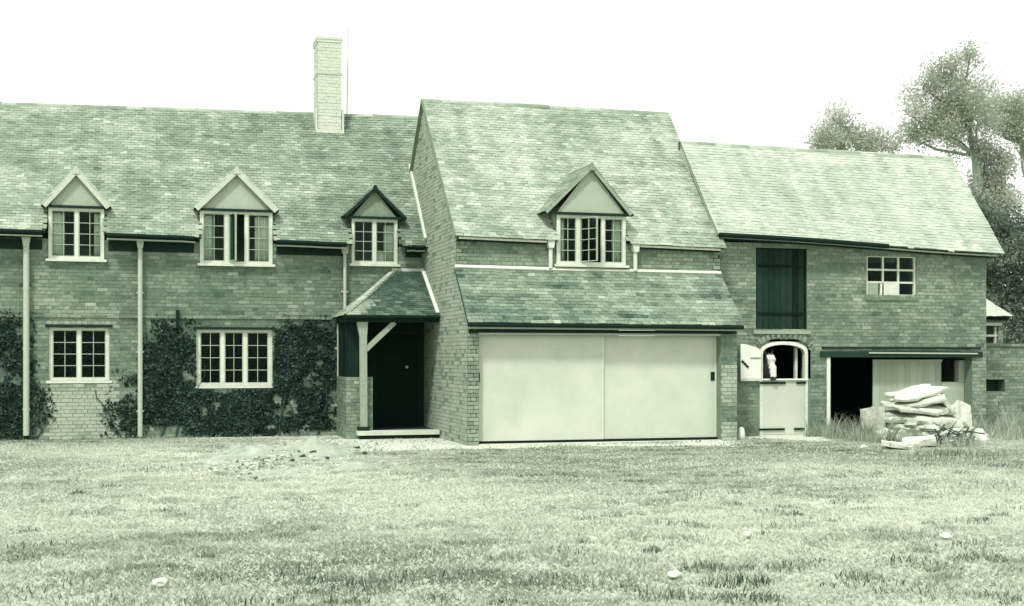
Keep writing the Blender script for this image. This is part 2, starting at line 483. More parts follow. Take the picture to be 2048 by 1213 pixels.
wall = obj('wall', wall_core(CX0, 0.0, -.1, 4.02, YC, .26, holes=holes), 'mortar', cot)
def ctone(x, z):
    t = 0.0
    if -7.68 < x < -6.31 and z < 1.18: t += .50 + .2*nz(x*.6, z*2, 1, 2.5)        # pale blocking below the first window
    elif -7.68 < x < -6.31 and 2.25 < z < 2.85: t += .22
    if z < .35: t += .1*nz(x, z, 9, 2)
    if x < -7.9 and z < 2.4: t -= .30
    if -5.9 < x < -1.9 and z < 2.42 and z > .25: t -= .34*clamp(.75+1.4*nz(x, z, 12, 1.3))
    return t
brick_wall(PB, wall, CX0, -.002, 0, 4.02, YC, holes=holes, tone=ctone)
mb = MB().box(CX0, CX0+.25, YC+.26, 9.7, -.1, 4.0).box(CX0, CX1, 9.45, 9.7, -.1, 4.0).box(CX1-.25, CX1, YC+.3, 9.45, -.1, 4.0)
mb.prism([(YC+.1, 4.0), (9.7, 4.0), (CR_Y, 7.05)], 'x', CX0, CX0+.25)
obj('end_wall', mb, 'brick_dark', cot)
def cskip(p):
    for (a_, b_), zt in ((D1, 4.66), (D2, 4.70), (D3, 4.6)):
        if a_-.02 < p.x < b_+.02 and p.z < zt: return True
    if p.x > 0 and croof(p.x, p.y) < 7.24 - abs(p.y-3.95)*1.03 - .05: return True
    return False
A, B_, C_, D_ = (CX0, CE_Y, ce(CX0)), (CX1, CE_Y, ce(CX1)), (CX1, CR_Y, cr(CX1)), (CX0, CR_Y, cr(CX0))
roof = obj('roof', deck(A, B_, C_, D_, cskip, 150, 30), 'deck', cot)
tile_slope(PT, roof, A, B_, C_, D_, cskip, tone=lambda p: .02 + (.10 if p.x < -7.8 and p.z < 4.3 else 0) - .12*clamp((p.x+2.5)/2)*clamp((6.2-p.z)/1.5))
mbk = deck((CX1, 10.0, 4.0), (CX0, 10.0, 4.0), D_, C_, None, 4, 4); obj('rear_roof', mbk, 'tile', cot)
for i in range(5):
    xa, xb = CX0+i*3, CX0+(i+1)*3
    ridge_tiles(roof, (xa, CR_Y, cr(xa)+.02), (xb, CR_Y, cr(xb)+.02 + .02*nz(i*3.3, 0)), .42)
# dark strips deepening the eave's shade by colour, gutters, pipes
def gutter(root, xa, xb, y, zf, r=.042):
    pts = [(xa+(xb-xa)*k/6, y, zf(xa+(xb-xa)*k/6) + .012*nz(k*1.7, xa)) for k in range(7)]
    obj('gutter', MB().tube(pts, r, 8), 'black', root)
    mb_ = MB()
    for k in range(6):
        p, q = Vector(pts[k]), Vector(pts[k+1]); o_ = Vector((0, .07, -.075)); mb_.bar(p+o_, q+o_, .03, .03, .3)
    obj('eave_batten', mb_, 'pipe', root)
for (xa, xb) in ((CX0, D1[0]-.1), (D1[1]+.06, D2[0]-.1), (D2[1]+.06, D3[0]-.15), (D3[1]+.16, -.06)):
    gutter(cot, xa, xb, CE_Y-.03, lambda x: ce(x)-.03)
    mb = MB().box(xa+.02, xb-.02, YC-.03, YC-.004, 3.80, 4.0); obj('eave_shade_strip', mb, 'timber', cot)  # near-black strip on the wall, imitates the shadow under the eave
    mb = MB().box(xa, xb, CE_Y+.06, YC-.03, ce(xb)-.07, ce(xb)-.05); obj('soffit', mb, 'timber', cot)
def pipe(root, x, z0, z1, y, r=.04, hopper=True, lower=None, mat='pipe'):
    pts = [(x, y, z1), (x, y, z0)] if not lower else [(x, y, z1), (x, y, lower[1]), (lower[0], y, lower[2]), (lower[0], y, z0)]
    p = obj('downpipe', MB().tube(pts, r, 10), mat, root, False)
    if hopper:
        obj('rainwater_head', MB().prism([(x-.08, z1+.17), (x+.08, z1+.17), (x+.05, z1-.02), (x-.05, z1-.02)], 'y', y-.07, y+.07), mat, p)
    for z in np.arange(z0+.5, z1-.2, 1.2):
        xx = x if not lower or z > lower[1] else lower[0]
        obj('bracket', MB().box(xx-.07, xx+.07, y+.01, y+.09, z, z+.035), mat, p)
pipe(cot, -8.07, .10, 3.86, 3.80, .06)
pipe(cot, -5.90, .04, 3.88, 3.80, .05)
pipe(cot, -1.74, .12, 3.86, 3.80, .035, True, (-1.87, 2.48, 2.36))
mb = MB()
for k in range(46):
    xa = CX0 + k*(11.0/46); mb.box(xa+.004, xa+.235, YC-.035-.006*R.random(), YC+.02, 2.445+.006*R.random(), 2.50, .3+.4*R.random())
obj('string_course', mb, 'brick', cot)
# ground floor windows
w1 = window(cot, -7.66, -6.50, 1.18, 2.25, YC+.05, [(-7.59, -7.12, 2, 4, 'shut'), (-7.05, -6.57, 2, 4, 'shut')], sill=True)
w2 = window(cot, -4.79, -3.245, 1.06, 2.22, YC+.05, [(-4.71, -4.30, 2, 4, 'shut'), (-4.22, -3.84, 2, 4, 'shut'), (-3.76, -3.325, 2, 4, 'shut')], sill=True)
for (xa, xb, z) in ((-7.72, -6.44, 2.25), (-4.85, -3.18, 2.22)):
    obj('lintel', MB().box(xa, xb, YC-.035, YC+.1, z+.003, z+.055), 'timber', cot)
# dormers
dormer(cot, PT, 'white dormer at the far end with curtains drawn to both sides', *D1, 3.62, 4.70, 5.42, YC-.03, croofY(-7.1),
       [(-7.60, -7.16, 2, 4, 'shut'), (-7.09, -6.66, 2, 4, 'shut')], ov=.09, tile_tone=.22)
dormer(cot, PT, 'widest white dormer, middle casement open', *D2, 3.585, 4.73, 5.54, YC-.03, croofY(-4),
       [(-4.65, -4.22, 2, 4, 'shut'), (-4.14, -3.82, 1, 1, 'open-70'), (-3.74, -3.31, 2, 4, 'shut')], ov=.08, tile_tone=.22)
dormer(cot, PT, 'small dormer above the porch with dark bargeboards', *D3, 3.64, 4.66, 5.27, YC-.03, croofY(-1.1),
       [(-1.53, -1.13, 2, 4, 'shut'), (-1.06, -.66, 2, 4, 'shut')], ov=.15, barge='timber', gable='tile', tile_tone=-.08)
for (xa, xb, za_, zb_, y, lab) in (
    (-7.58, -7.36, 3.69, 4.55, 3.945, 'pale curtain at left of the two-light dormer window at photo left'),
    (-6.79, -6.67, 3.69, 4.55, 3.945, 'narrow pale curtain at right of the two-light dormer window at photo left'),
    (-4.63, -4.47, 3.66, 4.58, 3.945, 'pale curtain at left side of the widest cottage dormer window'),
    (-3.60, -3.33, 3.66, 4.58, 3.945, 'pale curtain at right side of the widest cottage dormer window'),
    (-.88, -.68, 3.70, 4.48, 3.945, 'pale curtain in the small dormer window above the porch')):
    curtain(xa, xb, za_, zb_, y, lab)
# the half-drawn blind in dormer three
obj('window_blind', MB().box(-1.04, -.88, YC+.06, YC+.07, 3.70, 3.90), 'curtain', cot)
# chimney
ch = subempty('chimney', cot)
core = obj('stack', MB().box(-2.00, -1.46, 6.28, 7.0, 6.3, 8.92), 'chimney', ch)
PCH = Pieces('brick', BR, 'chimney')
brick_wall(PCH, ch, -2.005, -1.455, 6.45, 8.92, 6.28, tone=lambda u, z: .12, con=.35)
brick_wall(PCH, ch, 6.28, 7.0, 6.45, 8.92, -1.46, along='y', out=1, tone=lambda u, z: .12, con=.35)
brick_wall(PCH, ch, 6.28, 7.0, 6.45, 8.92, -2.00, along='y', out=-1, tone=lambda u, z: .1)
for z, gsz, h in ((8.16, .02, .06), (8.90, .02, .06), (8.962, .03, .06)):
    obj('band_course', MB().box(-2.00-gsz, -1.46+gsz, 6.28-gsz, 7.0+gsz, z, z+h, .35 if z < 8.5 else .6), 'chimney', ch)
obj('flashing', MB().prism([(-2.04, 6.80), (-1.40, 6.80), (-1.40, 6.88), (-2.04, 6.88)], 'y', 6.22, 6.27).box(-2.05, -2.012, 6.25, 7.0, 6.80, 7.36).box(-1.445, -1.40, 6.25, 7.0, 6.80, 7.36), 'lead', ch)
obj('aerial_mast', MB().tube([(-1.25, 6.85, 7.2), (-1.225, 6.85, 8.5), (-1.21, 6.85, 9.38)], [.014, .012, .009], 6), 'pipe', cot)
# porch
po = subempty('porch', cot)
PY = 2.37
ptone = lambda p: -.30 if p.x > -1.0 or (p.y-PY) < .0 else -.1
fr = [(-1.95, PY-.03, 2.50), (0.0, PY-.03, 2.50), (0.0, YC, 3.49), (-.65, YC, 3.49)]
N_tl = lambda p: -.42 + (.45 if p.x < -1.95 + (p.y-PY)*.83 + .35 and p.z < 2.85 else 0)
pr = obj('porch_roof', deck(*fr, None, 12, 10, .04), 'deck', po)
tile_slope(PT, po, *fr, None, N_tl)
lf = [(-1.95, YC, 2.50), (-1.95, PY-.03, 2.50), (-.65, YC, 3.49), (-.65, YC-.01, 3.49)]
obj('porch_roof', MB().add([lf[0], lf[1], lf[2]], [(0,1,2)]), 'deck', po)
def lskip(p):
    t = (p.x+1.95)/1.3; yy = PY-.03 + t*(YC-PY+.03)
    return p.y < yy-.03
tile_slope(PT, po, (-1.95, YC, 2.50), (-1.95, PY-.03, 2.50), (-.65, PY-.03, 3.49), (-.65, YC, 3.49), lskip, lambda p: .10)
for k in range(9):
    t = (k+.5)/9; p = Vector((-1.95, PY-.03, 2.52)).lerp(Vector((-.65, YC, 3.51)), t)
    q = Vector((-1.95, PY-.03, 2.52)).lerp(Vector((-.65, YC, 3.51)), t+.12)
    obj('hip_tile', MB().bar(p, q, .15, .03, .5+.3*R.random(), up=(-.3,-.5,.8)), 'tile', po)
obj('flashing', MB().bar((-.05, PY-.02, 2.56), (-.05, YC, 3.56), .07, .03, .7, up=(0,-.5,.8)).box(-.72, 0, YC-.03, YC-.012, 3.47, 3.56, .5), 'lead', po)
obj('beam', MB().box(-1.92, -.02, PY+.02, PY+.14, 2.36, 2.47).box(-1.92, -1.80, PY+.141, YC-.02, 2.36, 2.47), 'timber', po)
obj('gutter', MB().tube([(-1.97, PY-.06, 2.47), (0-.02, PY-.06, 2.47)], .045, 8), 'black', po)
obj('post', MB().prism([(-1.70, 2.36), (-1.48, 2.36), (-1.50, 2.05), (-1.49, .24), (-1.63, .24), (-1.64, 2.05)], 'y', PY+.02, PY+.14), 'timber_pale', po)
obj('brace', MB().bar((-1.52, PY+.07, 1.80), (-.93, PY+.07, 2.36), .10, .08, .5), 'timber_pale', po)
obj('post_foot', MB().box(-1.68, -1.45, PY-.02, PY+.17, .16, .25), 'timber', po)
PP = PB
lw = obj('low_wall', MB().box(-1.90, -1.36, PY+.16, PY+.30, 0, 1.25).box(-1.90, -1.76, PY+.30, YC-.01, 0, 1.25), 'mortar', po)
brick_wall(PB, lw, -1.90, -1.36, 0, 1.25, PY+.16, tone=lambda u, z: .05)
brick_wall(PB, lw, PY+.17, YC-.02, 0, 1.25, -1.90, along='y', tone=lambda u, z: -.05)
mb = MB()
for k in range(9): mb.box(-1.885, -1.86, PY+.22+k*.145, PY+.36+k*.145, 1.26, 2.36, R.random())
for k in range(3): mb.box(-1.86+k*.075, -1.79+k*.075, PY+.24, PY+.265, 1.26, 2.36, R.random())
obj('side_boarding', mb, 'black', po)
obj('step', MB().box(-1.70, -.03, PY-.10, PY+.16, .08, .17), 'stone', po)
obj('step_riser', MB().box(-1.62, -.03, PY+.02, PY+.15, -.05, .079), 'brick_dark', po)
obj('porch_floor', MB().box(-1.75, -.02, PY+.165, YC-.01, .02, .15), 'brick_dark', po)
obj('porch_shade_boards', MB().box(-1.76, -1.07, YC-.03, YC-.012, .16, 2.46).box(-.15, -.02, YC-.03, YC-.012, .16, 2.46).box(-1.07, -.15, YC-.03, YC-.012, 2.17, 2.46), 'timber', po)  # dark sheets over the inner wall, porch shade put into colour
obj('front_door', MB().box(-1.07, -.15, YC-.011, YC+.05, .155, 2.168), 'black', cot)
for (xa, xb, za, zb) in ((-.99, -.65, .3, 1.05), (-.57, -.23, .3, 1.05), (-.99, -.65, 1.5, 2.05), (-.57, -.23, 1.5, 2.05)): obj('door_panel', MB().box(xa, xb, YC-.022, YC-.012, za, zb), 'black', cot)
obj('door_knob', MB().tube([(-.40, YC-.01, 1.44), (-.40, YC-.05, 1.44), (-.40, YC-.08, 1.44)], [.015, .035, .02], 10), 'stone', cot)
PB.finish(cot, 'brickwork'); PT.finish(cot, 'roof_tiles'); PCH.finish(ch, 'brickwork')

# ================================================================== garage wing
gar = thing('garage_wing', 'tall tiled garage wing with wide pale sliding doors under a lean-to roof', 'garage', (2.8, 0, 0))
GB, GT = Pieces('brick', BR, 'brick'), Pieces('tile', TL, 'tile')
YU = .9; GX1 = 5.6
ge = lambda x: 4.0 - .02*x
GE_Y, GR_Y, GR_Z = .76, 3.95, 7.22
D4 = (2.02, 3.475)
def groof(x, y): return ge(x) + (GR_Z-ge(x))*(y-GE_Y)/(GR_Y-GE_Y)
groofY = lambda z: GE_Y + (z-ge(2.7))/(GR_Z-ge(2.7))*(GR_Y-GE_Y)
gh4 = [(D4[0], D4[1], 3.49, 5)]
fw_ = obj('front_wall', wall_core(.002, GX1-.05, 2.4, 3.93, YU, .25, holes=gh4), 'mortar', gar)
brick_wall(GB, fw_, 0, GX1-.05, 3.3, 3.90, YU, holes=gh4, tone=lambda u, z: .12)
# gable wall facing the cottage
prof = [(0.0, -.1), (7.0, -.1), (7.0, 4.0), (GR_Y, 7.16), (YU, 4.0), (YU, 3.30), (0.0, 2.33)]
gw = obj('gable_wall', MB().prism(prof, 'x', 0.0, .22), 'mortar', gar)
def gclip(z):
    hi = 7.0 if z < 4 else GR_Y + (7.16-z)/1.036
    lo = 0.0 if z < 2.33 else ((z-2.33)/.97*.9 if z < 3.3 else (YU if z < 4 else YU + (z-4)/1.036))
    return lo+.01, min(hi-.01, 5.6)
def gskip_t(u, z): return .38 + .1*clamp((z-4.5)/2)*0 - .05*clamp((u-2.5)/1.2)*(z < 3)  # bricks darken towards the back of the porch, its shade put into tone
brick_wall(GB, gw, .01, 5.6, 0, 7.125, 0.0, along='y', clip=gclip, tone=gskip_t, proud=.003, con=.45)
obj('gable_wall', MB().prism([(YU, 3.0), (7.0, 3.0), (7.0, 4.0), (GR_Y, 7.16), (YU, 3.95)], 'x', GX1-.25, GX1-.06), 'mortar', gar)
obj('rear_wall', MB().box(.22, GX1-.06, 6.8, 7.0, -.1, 4.0), 'brick_dark', gar)
def gskip(p): return D4[0]-.02 < p.x < D4[1]+.02 and p.z < 4.5
A, B_, C_, D_ = (-.05, GE_Y, ge(0)), (GX1+.02, GE_Y, ge(GX1)), (GX1+.08, GR_Y, GR_Z), (-.05, GR_Y, GR_Z)
groofp = obj('roof', deck(A, B_, C_, D_, gskip, 60, 24), 'deck', gar)
tile_slope(GT, groofp, A, B_, C_, D_, gskip, lambda p: .15)
bs = [(GX1, 7.15, 3.9), (-.05, 7.15, 3.9), (-.05, GR_Y, GR_Z), (GX1, GR_Y, GR_Z)]
obj('rear_roof', deck(*bs, None, 6, 6), 'tile', gar)
ridge_tiles(groofp, (-.05, GR_Y, GR_Z+.02), (GX1+.05, GR_Y, GR_Z+.02))
obj('verge_mortar', MB().bar((-.045, GE_Y, ge(0)-.02), (-.045, GR_Y, GR_Z-.02), .05, .05, .5, up=(0,0,1)).bar((-.045, 7.1, 3.9), (-.045, GR_Y, GR_Z-.02), .05, .05, .5, up=(0,0,1)), 'mortar', gar)
# stepped lead flashing where the cottage roof meets the gable
obj('flashing', MB().bar((-.035, 3.66, croof(0, 3.66)+.07), (-.035, 5.40, croof(0, 5.40)+.09), .10, .05, .6, up=(1,0,0)), 'lead', gar)
for (xa, xb) in ((.02, 1.80), (3.75, 5.5)):
    obj('eave_board', MB().bar((xa, GE_Y+.03, ge(xa)-.045), (xb, GE_Y+.03, ge(xb)-.045), .04, .05, .7), 'white', gar)
    obj('soffit', MB().bar((xa, GE_Y+.1, ge(xa)-.08), (xb, GE_Y+.1, ge(xb)-.08), .03, .13, .5), 'timber', gar)
dormer(gar, GT, None, *D4, 3.49, 4.53, 5.46, YU-.04, groofY,
       [(2.09, 2.43, 2, 4, 'shut'), (2.51, 2.96, 2, 4, 'open-62'), (3.03, 3.41, 2, 4, 'shut')], ov=.2, barge='tile', gable='render', tile_tone=.02, eave_x=(1.78, 3.56), apex_x=2.73)
curtain(2.10, 2.20, 3.56, 4.42, YU+.055, 'narrow pale curtain at left side of the garage dormer window')
curtain(3.22, 3.40, 3.56, 4.42, YU+.055, 'pale curtain at right side of the garage dormer window')
pipe(gar, 1.88, 3.40, 3.82, YU-.09, .04, True, mat='white'); pipe(gar, 3.66, 3.38, 3.78, YU-.09, .04, True, mat='white')
# lean-to over the doors
A, B_, C_, D_ = (-.04, -.17, 2.31), (5.55, -.17, 2.29), (5.55, YU-.01, 3.35), (-.04, YU-.01, 3.38)
lt = obj('lean_to_roof', deck(A, B_, C_, D_, None, 30, 8), 'deck', gar)
tile_slope(GT, lt, A, B_, C_, D_, None, lambda p: -.10 + .30*nz(p.x*.7, p.z*11, 7.7), lift=.024)
obj('flashing', MB().bar((-.04, YU-.05, 3.40), (2.6, YU-.05, 3.375), .075, .05, .7, up=(0,-.7,.7)).bar((2.6, YU-.05, 3.382), (5.55, YU-.05, 3.37), .07, .05, .5, up=(0,-.7,.7)), 'lead', gar)
obj('fascia', MB().bar((0.0, -.10, 2.205), (5.5, -.10, 2.19), .045, .05, .4), 'pipe', gar)
obj('gutter', MB().tube([(-.04, -.20, 2.255), (2.7, -.20, 2.245), (5.54, -.20, 2.235)], .04, 8), 'black', gar)
obj('lintel', MB().box(.02, 5.48, -.03, .2, 2.115, 2.17), 'timber', gar)
obj('door_head', MB().box(.22, 5.15, .012, .07, 2.07, 2.112), 'pipe', gar)
for (xa, xb) in ((0, .22), (5.15, 5.5)):
    pr_ = obj('pier', MB().box(xa+.003, xb-.003, 0, .22, -.1, 2.11), 'mortar', gar)
    brick_wall(GB, pr_, xa, xb, 0, 2.1, 0.0, tone=(lambda u, z: .15) if xa < 1 else (lambda u, z: .40 if nz(0, z, 7, 1.3) > -.05 else -.05))
brick_wall(GB, pr_, .01, 1.19, 0, 2.1, 5.5, along='y', out=1)
obj('side_wall', MB().box(5.30, 5.494, .22, 1.19, -.1, 2.4), 'mortar', gar)
for nm, xa, xb, y in (('left', .225, 2.745, .15), ('right', 2.70, 5.145, .195)):
    mb = MB().box(xa, xb, y, y+.04, .065, 2.068)
    dl = obj('door_leaf', mb, 'door', gar)
    obj('edge_strip', MB().box((xb-.03 if nm == 'left' else xb-.045), xb, y-.008, y-.001, .067, 2.065, .8), 'door', dl)
    hx = .26 if nm == 'left' else 5.04
    obj('handle', MB().box(hx-.02, hx+(.012 if nm == 'left' else .06), y-.018, y-.002, 1.19, 1.36), 'black', dl)
obj('threshold', MB().box(.22, 5.15, -.06, .08, -.05, .02), 'stone', gar)
obj('door_gap_shade', MB().box(.22, 5.15, .135, .27, -.02, .045), 'black', gar)  # black strip added under the leaves as the shade of the gap
GB.finish(gar, 'brickwork'); GT.finish(gar, 'roof_tiles')

# ================================================================== barn
YB = .8
barn = thing('barn', 'old brick barn with hayloft door, stable door and open cart bay, right of the garage', 'barn', (8.8, YB, 0))
BB, BT = Pieces('brick', BR, 'brick'), Pieces('tile', TL, 'tile')
bez = lambda x: 4.19 - .036*(x-5.5) + .03*math.sin((x-5.5)*.9)*.5
BX0, BX1 = 5.34, 11.86
BRY = 2.45
brz = lambda x: 6.38 - .010*(x-5.6)
loft = (6.27, 7.455, 2.22, 3.95); bwin = (8.88, 10.10, 2.97, 3.85); stab = (6.35, 7.47, -.2, 1.98); bay = (7.92, 11.50, -.2, 1.65)
bh = [loft, bwin, stab, bay]
bw = obj('front_wall', wall_core(BX0, BX1, -.1, 4.0, YB, .28, holes=bh), 'mortar', barn)
def btone(x, z):
    t = .06
    if z < .4: t -= .1
    return t
brick_wall(BB, bw, BX0, BX1, 0, 4.05, YB, holes=[loft, bwin, (6.28, 7.54, -.2, 2.05), bay], tone=btone)
gp = lambda x: [(YB+.0, -.1), (4.1, -.1), (4.1, 3.95), (BRY, brz(x)-.06), (YB, 4.0)]
obj('end_wall', MB().prism([(YB+.281, -.1)] + gp(BX1)[1:4] + [(YB+.281, 4.3)], 'x', BX1-.25, BX1-.003), 'mortar', barn)
brick_wall(BB, barn, YB, 4.1, 0, 4.2, BX1, along='y', out=1)
obj('end_wall', MB().prism([(YB+.281, 3.0), (4.1, 3.0), (4.1, 3.95), (BRY, brz(BX0)-.06), (YB+.281, 4.3)], 'x', BX0-.06, BX0+.1, .9), 'render', barn)
obj('end_wall', MB().box(BX0, BX0+.2, YB+.281, 4.0, -.1, 3.0), 'brick_dark', barn)
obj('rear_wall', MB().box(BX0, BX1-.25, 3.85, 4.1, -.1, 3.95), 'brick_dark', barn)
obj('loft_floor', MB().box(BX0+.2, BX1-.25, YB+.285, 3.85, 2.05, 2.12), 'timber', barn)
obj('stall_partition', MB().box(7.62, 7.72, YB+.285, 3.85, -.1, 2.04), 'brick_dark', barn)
NB = 6
broof = subempty('roof', barn)
for k in range(NB):
    xa = 5.26 + (12.10-5.26)*k/NB; xb = 5.26 + (12.10-5.26)*(k+1)/NB
    A, B_, C_, D_ = (xa, .52, bez(xa)), (xb, .52, bez(xb)), (xb, BRY, brz(xb)), (xa, BRY, brz(xa))
    obj('roof_deck', deck(A, B_, C_, D_, None, 6, 10), 'render', broof)
    tile_slope(BT, broof, A, B_, C_, D_, None, lambda p: .28, con=.55)
ridge_tiles(broof, (5.26, BRY, brz(5.26)+.01), (12.1, BRY, brz(12.1)+.01))
obj('rear_roof', deck((12.1, 4.35, 4.0), (5.26, 4.35, 4.0), (5.26, BRY, brz(5.26)), (12.1, BRY, brz(12.1)), None, 6, 6), 'tile', barn)
obj('barge_board', MB().bar((12.05, .50, bez(12.1)-.05), (12.05, BRY, brz(12.1)-.05), .06, .04, .5, up=(1,0,0)), 'timber_pale', barn)
gpts = [(x, .47, bez(x)-.035) for x in np.linspace(5.28, 9.2, 9)]
obj('gutter', MB().tube(gpts, .05, 8), 'black', barn)
mb = MB()
for k in range(12):
    xa = 5.32 + k*.56; xb = xa+.56; mb.bar((xa, .60, bez(xa)-.07), (min(xb, 12.0), .60, bez(min(xb, 12.0))-.07), .03, .04, .5)
obj('eave_batten', mb, 'pipe', barn)
mb = MB()
for k in range(12):
    xa = 5.32 + k*.56; xb = min(xa+.56, 12.0); mb.bar((xa, .70, bez(xa)-.09), (xb, .70, bez(xb)-.09), .03, .17, .5)
obj('soffit', mb, 'timber', barn)
# hayloft door of vertical boards
ld = subempty('loft_door', barn)
for k in range(8):
    xa = 6.30 + k*(1.125/8); obj('board', MB().box(xa+.004, xa+1.125/8-.004, YB+.05+.006*R.random(), YB+.085, 2.25, 3.93, R.random()), 'timber', ld)
obj('jamb', MB().box(6.27, 6.299, YB+.02, YB+.1, 2.22, 3.95), 'black', ld); obj('jamb', MB().box(7.427, 7.455, YB+.02, YB+.1, 2.22, 3.95), 'black', ld)
for z in (2.55, 3.55): obj('ledge', MB().box(6.34, 7.39, YB+.035, YB+.048, z, z+.05, .2), 'black', ld)
obj('door_sill', MB().box(6.2, 7.52, YB-.05, YB+.1, 2.14, 2.215), 'timber_pale', ld)
# loft window, three by three, lower panes broken and patched
bwn = subempty('window', barn)
mb = MB(); xa, xb, za, zb = bwin
mb.box(xa, xb, YB+.03, YB+.09, zb-.04, zb).box(xa, xa+.045, YB+.03, YB+.09, za, zb-.04).box(xb-.045, xb, YB+.03, YB+.09, za, zb-.04)
mb.box(xa+.75, xb, YB+.03, YB+.09, za, za+.04).box(xa+.045, xa+.3, YB+.035, YB+.085, za-.02, za+.02)
obj('window_frame', mb, 'white', bwn)
cx = [xa+.045+(xb-xa-.09)*k/3 for k in range(4)]; cz = [za+.03+(zb-.04-za-.03)*k/3 for k in range(4)]
mb = MB()
for k in (1, 2):
    mb.box(cx[k]-.022, cx[k]+.022, YB+.035, YB+.085, za if k == 2 else cz[1], zb-.04); mb.box(xa+.045, xb-.045, YB+.038, YB+.082, cz[k]-.02, cz[k]+.02)
obj('glazing_bar', mb, 'white', bwn)
for i in range(3):
    for j in range(3):
        if j == 0 and i < 2: continue
        obj('pane', MB().box(cx[i]+.024, cx[i+1]-.024, YB+.055, YB+.06, cz[j]+.022, cz[j+1]-.022), 'glass', bwn)
obj('patch_board', MB().box(cx[1]+.01, cx[2]-.01, YB+.02, YB+.034, za-.02, cz[1]-.02), 'white', bwn)
obj('patch_board', MB().box(cx[0]+.0, cx[1]-.11, YB+.04, YB+.054, za+.02, cz[1]-.022, .0), 'render', bwn)
obj('broken_bar', MB().bar((cx[1]-.06, YB+.03, za-.03), (cx[1]-.05, YB+.03, cz[1]-.03), .05, .03, .6), 'white', bwn)
obj('window_sill', MB().box(xa-.04, xb+.04, YB-.03, YB+.1, za-.09, za-.022), 'brick', bwn)
# stable door: arched frame, closed lower leaf, upper leaf folded back on the wall
sd_ = subempty('stable_door', barn)
def arch(x0, x1, zs, zt, n=14):
    xm, hw = (x0+x1)/2, (x1-x0)/2
    return [(xm - hw*math.cos(math.pi*k/n), zs + (zt-zs)*math.sin(math.pi*k/n)**.8) for k in range(n+1)]
fo, fi = arch(6.35, 7.47, 1.74, 1.985), arch(6.42, 7.40, 1.715, 1.915)
mb = MB(); n = len(fo)
for k in range(n-1):
    q = [fo[k], fo[k+1], fi[k+1], fi[k]]; mb.prism(q, 'y', YB-.02, YB+.09, .7)
mb.box(6.35, 6.42, YB-.018, YB+.088, -.02, 1.74).box(7.40, 7.47, YB-.018, YB+.088, -.02, 1.74)
obj('door_frame', mb, 'white', sd_)
mb = MB()
for k in range(n-1): mb.prism([fo[k], fo[k+1], (fo[k+1][0], 2.06), (fo[k][0], 2.06)], 'y', YB+.0, YB+.2, .5)
mb.box(6.28, 6.35, YB, YB+.2, 1.2, 2.06).box(7.47, 7.54, YB, YB+.2, 1.2, 2.06)
obj('arch_masonry', mb, 'mortar', sd_)
for k in range(15):
    an = math.pi*(k+.5)/15; xm = 6.91; px = xm - .60*math.cos(an); pz = 1.76 + .30*math.sin(an)**.8
    b = obj('voussoir', MB().bar((px, YB-.012, pz-.005), (px+(px-xm)*.13, YB-.012, pz+.10), .085, .05, R.uniform(.3, .7)), 'brick', sd_)
ll = obj('lower_leaf', MB().box(6.424, 7.396, YB-.005, YB+.04, .03, 1.16), 'door', sd_)
obj('top_rail', MB().box(6.36, 7.46, YB-.045, YB-.006, 1.165, 1.20, .8), 'white', sd_)
for z, xa, xb in ((1.09, 6.36, 6.94), (1.09, 7.20, 7.42), (.115, 6.33, 6.92), (.115, 7.14, 7.38)):
    obj('strap_hinge', MB().box(xa, xb, YB-.035, YB-.0205, z, z+.042), 'black', sd_)
obj('stable_step', MB().box(6.3, 7.5, YB-.12, YB+.1, -.06, .022), 'stone', sd_)
obj('inner_post', MB().box(7.27, 7.32, YB+.16, YB+.24, 1.17, 1.86), 'white', sd_)
up = [(5.88, 1.20), (6.345, 1.20), (6.345, 1.80), (6.20, 1.87), (5.98, 1.925), (5.88, 1.93)]
ul = obj('upper_leaf', MB().prism(up, 'y', YB-.085, YB-.05, .9), 'white', sd_)
obj('leaf_ledge', MB().box(6.1, 6.34, YB-.095, YB-.086, 1.62, 1.65, .0), 'render', ul)
obj('stay_hook', MB().bar((5.90, YB-.10, 1.58), (6.05, YB-.10, 1.44), .035, .02), 'black', ul)
obj('ledge', MB().box(5.88, 6.36, YB-.09, YB-.004, 1.155, 1.195), 'lead', sd_)
# cart bay: beam, posts, boarded leaf, dark gap
obj('bay_beam', MB().prism([(7.76, 1.66), (9.2, 1.645), (11.74, 1.65), (11.74, 1.77), (10.4, 1.79), (7.76, 1.78)], 'y', YB-.05, YB+.2, .9), 'timber', barn)
obj('beam_batten', MB().bar((8.9, YB-.06, 1.745), (11.6, YB-.06, 1.73), .03, .025, .4), 'pipe', barn)
obj('bay_plate', MB().box(7.8, 11.7, YB-.035, YB-.001, 1.835, 1.87), 'timber', barn)
obj('bay_post', MB().box(7.92, 8.0, YB-.02, YB+.1, -.05, 1.645, .8), 'white', barn)
obj('bay_post', MB().box(8.02, 8.10, YB+.12, YB+.22, -.05, 1.645), 'timber', barn)
bd = subempty('bay_screen', barn)
for k in range(11):
    xa = 9.22 + k*.155; obj('board', MB().box(xa+.002, xa+.153, YB+.30, YB+.33+.004*R.random(), -.05, 1.575, .2+.6*R.random()), 'render', bd)
obj('screen_rail', MB().box(9.2, 10.93, YB+.27, YB+.299, 1.545, 1.60), 'pipe', bd)
obj('screen_wall', MB().box(10.93, 11.50, YB+.29, YB+.45, -.05, 1.10), 'render', barn)
obj('screen_wall', MB().box(11.36, 11.50, YB+.28, YB+.44, 1.10, 1.58), 'render', barn)
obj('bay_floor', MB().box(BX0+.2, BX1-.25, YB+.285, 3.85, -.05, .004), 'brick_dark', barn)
BB.finish(barn, 'brickwork'); BT.finish(barn, 'roof_tiles')
barn.location += Vector((.24, .40, .0))       # the barn stands back, against the garage's end wall

